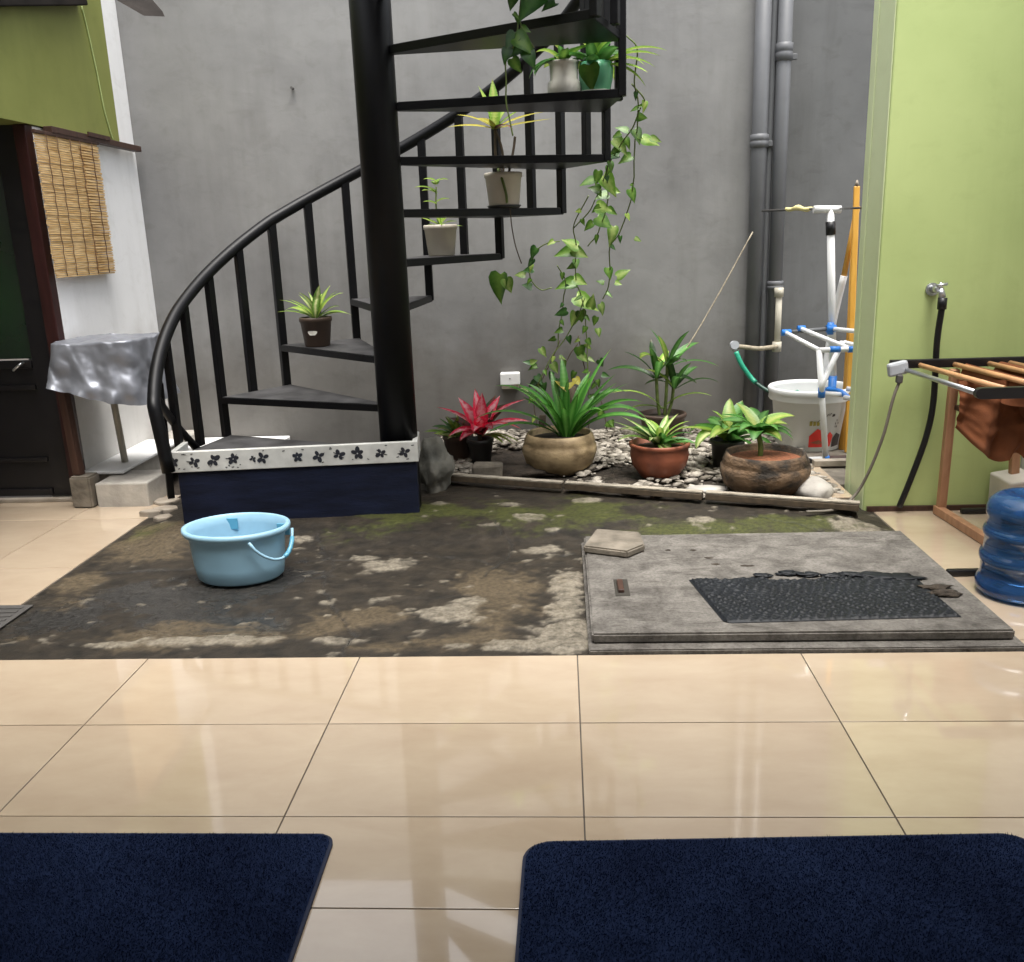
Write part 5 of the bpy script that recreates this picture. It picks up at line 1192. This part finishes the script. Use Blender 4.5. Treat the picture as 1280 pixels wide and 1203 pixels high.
# cloths on the rack
def cloth(name, label, xa, xb, ytop, ybot, zt_, seed, zig=0.0, px=None):
    """sheet hung over a dowel: runs along the dowel (y), hangs down on both sides"""
    bm = BM(); nu, nv = 40, 30; rows = []
    for i in range(nu+1):
        u = i/nu; y = ytop+(ybot-ytop)*u; row = []
        x0 = xa+(xb-xa)*u
        for j in range(nv+1):
            v = j/nv; s = (v-.35)
            drop = (abs(s)/(.35 if s < 0 else .65))
            L = (.10+.04*zig*noise.noise(Vector((u*2, seed, 0))))*.9 if s < 0 else .23+.10*zig*math.sin(u*5+seed)
            z = zt_-drop*L-.02*drop*math.sin(u*9+seed); sx = -1 if s < 0 else 1
            off = .012+.02*drop+.014*drop*math.sin(u*17+seed*2)+.010*noise.noise(Vector((u*8, v*6, seed)))
            row.append(bm.verts.new((x0+sx*off*min(1, drop*8), y+.03*drop*noise.noise(Vector((v*3, seed, 2))), z)))
        rows.append(row)
    for i in range(nu):
        for j in range(nv): bm.faces.new((rows[i][j], rows[i+1][j], rows[i+1][j+1], rows[i][j+1])).smooth = True
    tag(obj(name, bm, 'brown_cloth', origin=(xa, ytop, zt_)), label, 'cloth', 'brown cloths on the drying rack')
cloth('folded_cloth', 'rust brown cloth slung over the second dowel of the drying rack', 1.600, 1.635, yf-.06, yn+.05, zt+.022, 1, .6)
cloth('folded_cloth', 'rust brown cloth slung over the third dowel of the drying rack', 1.735, 1.775, yf-.05, yn+.04, zt+.022, 4, 1.0)
# longer hanging drape with folded hem between them
xl_, xr_ = PY(1197, 500, 3.36).x, 1.90
bm = BM(); rows = []
for i in range(61):
    u = i/60; row = []
    hem = .17+.30*min(1, u*2.2)*(.75+.25*math.cos(u*6.5))-.05*math.exp(-((u-.55)/.12)**2)
    for j in range(41):
        v = j/40; x = xl_+(xr_-xl_)*u
        fo = abs(((u*3.3+.5*v) % 1)-.5)*2
        y = 3.36-.07*v*fo+.05*v*math.sin(u*4)+.012*noise.noise(Vector((u*9, v*7, 0)))
        row.append(bm.verts.new((x+.02*v*math.sin(u*9), y, zt+.004-hem*v-.012*noise.noise(Vector((u*7, v*3, 4)))*v)))
    rows.append(row)
for i in range(60):
    for j in range(40): bm.faces.new((rows[i][j], rows[i+1][j], rows[i+1][j+1], rows[i][j+1])).smooth = True
tag(obj('draped_cloth', bm, 'brown_cloth', origin=(1.7, 3.4, zt)), 'wide rust brown cloth hanging across below the drying rack dowels', 'cloth')

# white basket behind the bottle
bx0 = G(1236, 640); wb = thing('white_basket', 'cream plastic container on the floor below the brown cloths', 'container', (bx0.x+.10, 3.72, 0))
bm = BM(); vs = [bm.verts.new(p) for p in ((bx0.x, 3.68, .0), (1.91, 3.68, .0), (1.91, 3.85, .0), (bx0.x, 3.85, .0), (bx0.x-.005, 3.66, .17), (1.915, 3.66, .19), (1.915, 3.85, .19), (bx0.x-.005, 3.85, .17))]; _hull8(bm, vs, .008); obj('body', bm, 'basket_white', wb)
bm = BM(); bar(bm, (bx0.x-.008, 3.655, .135), (1.92, 3.65, .12), .012, .02, bev=.003); obj('lip', bm, 'basket_white', wb)

# water bottle
bc_ = G(1222, 742); Rb = .137
bo = Vector((G(1282, 742).x+.0, bc_.y, 0)); bo.x = bc_.x+Rb; bo.z = .0
wbt = thing('water_bottle', 'blue ribbed water dispenser bottle standing upside down on the tiles', 'water bottle', tuple(bo))
prof = [(0, .0), (.105, .0), (.125, .005), (.136, .016), (.139, .034), (.137, .050), (.129, .062), (.1275, .066), (.1265, .108), (.132, .113), (.1345, .122), (.1345, .132), (.132, .141), (.125, .147), (.124, .151), (.1225, .196), (.128, .201), (.1300, .209), (.1295, .218), (.126, .226), (.1215, .231), (.1205, .236), (.120, .262), (.124, .268), (.1265, .278), (.1255, .296), (.118, .315), (.102, .331), (.08, .341), (.05, .345), (.045, .339), (0, .337)]
bm = BM(); lathe(bm, bo, prof, 64); obj('body', bm, 'bottle_blue', wbt)

# ================================================================== RUGS
def rug(name, label, corners, seed, r=.07):
    """corners: near-left, near-right, far-right, far-left (xy)"""
    t = thing(name, label, 'rug', ((corners[0][0]+corners[2][0])/2, (corners[0][1]+corners[2][1])/2, 0), 'navy rugs on the tiles')
    cs_ = [Vector((*c, 0)) for c in corners]; poly = []
    for i in range(4):
        p, a, b = cs_[i], cs_[i-1], cs_[(i+1) % 4]
        p0 = p+(a-p).normalized()*r; p1 = p+(b-p).normalized()*r
        for k in range(9):
            q = k/8; poly.append(p0*(1-q)**2+p*2*q*(1-q)+p1*q*q)
    bm = BM(); prism(bm, [(p.x, p.y) for p in poly], .0006, .0075, .002); obj('backing', bm, 'rug_edge', t)
    n_ = len(poly); c = sum(poly, Vector())/n_
    def inside(x, y, m):
        for i in range(n_):
            a, b = poly[i], poly[(i+1) % n_]
            e = b-a
            if e.length > 1e-6 and ((e.x*(y-a.y)-e.y*(x-a.x))/e.length) < m: return False
        return True
    rd = np.random.RandomState(seed); V_ = []; F_ = []
    x0, x1 = min(p.x for p in poly), max(p.x for p in poly); y1 = max(p.y for p in poly); y0 = max(min(p.y for p in poly), .85)
    N = int((x1-x0)*(y1-y0)*150000)
    X_ = rd.uniform(x0, x1, N); Y_ = rd.uniform(y0, y1, N)
    ok = np.ones(N, bool)
    for i in range(n_):
        a, b = poly[i], poly[(i+1) % n_]; e = b-a
        if e.length > 1e-6: ok &= ((e.x*(Y_-a.y)-e.y*(X_-a.x))/e.length) > .007
    X_, Y_ = X_[ok], Y_[ok]; N = len(X_)
    th = rd.uniform(0, 6.28, N); L = rd.uniform(.0035, .0068, N); wd = .0014
    lean = .0026
    lx = rd.normal(0, lean, N)+.002*np.sin(X_*9+seed); ly = rd.normal(0, lean, N)+.002*np.cos(Y_*11)
    A = np.stack([X_-wd*np.cos(th), Y_-wd*np.sin(th), np.full(N, .0070)], -1); B = np.stack([X_+wd*np.cos(th), Y_+wd*np.sin(th), np.full(N, .0070)], -1)
    C = np.stack([X_+lx, Y_+ly, .0075+L], -1)
    V = np.stack([A, B, C], 1).reshape(-1, 3)-np.array(ORG[t])
    me = bpy.data.meshes.new('pile'); me.from_pydata(V.tolist(), [], np.arange(3*N).reshape(-1, 3).tolist()); me.materials.append(MATS['navy_rug'])
    o = bpy.data.objects.new('pile', me); COL.objects.link(o); o.parent = t; tag(o, kind='stuff')
    # solid pile body under the fibres
    bm = BM(); q = [c+(p-c)*.988 for p in poly]; prism(bm, [(p.x, p.y) for p in q], .0078, .0092, .0005); obj('pile_base', bm, 'navy_rug', t)
a = G(655, 1056); b = G(1283, 1045); dx_ = (b-a).x
rug('navy_rug', 'deep navy pile rug with rounded corners facing the slab cover', [(a.x-.01, .72), (b.x+.02, .72), (b.x, b.y), (a.x, a.y)], 1, .06)
a2 = G(420, 1046); a3 = G(380, 1203)
rug('navy_rug', 'deep navy pile rug with rounded corners facing the blue basin', [(-1.5, .72), (a3.x-.01, .72), (a2.x, a2.y), (-1.5, a2.y)], 2, .035)
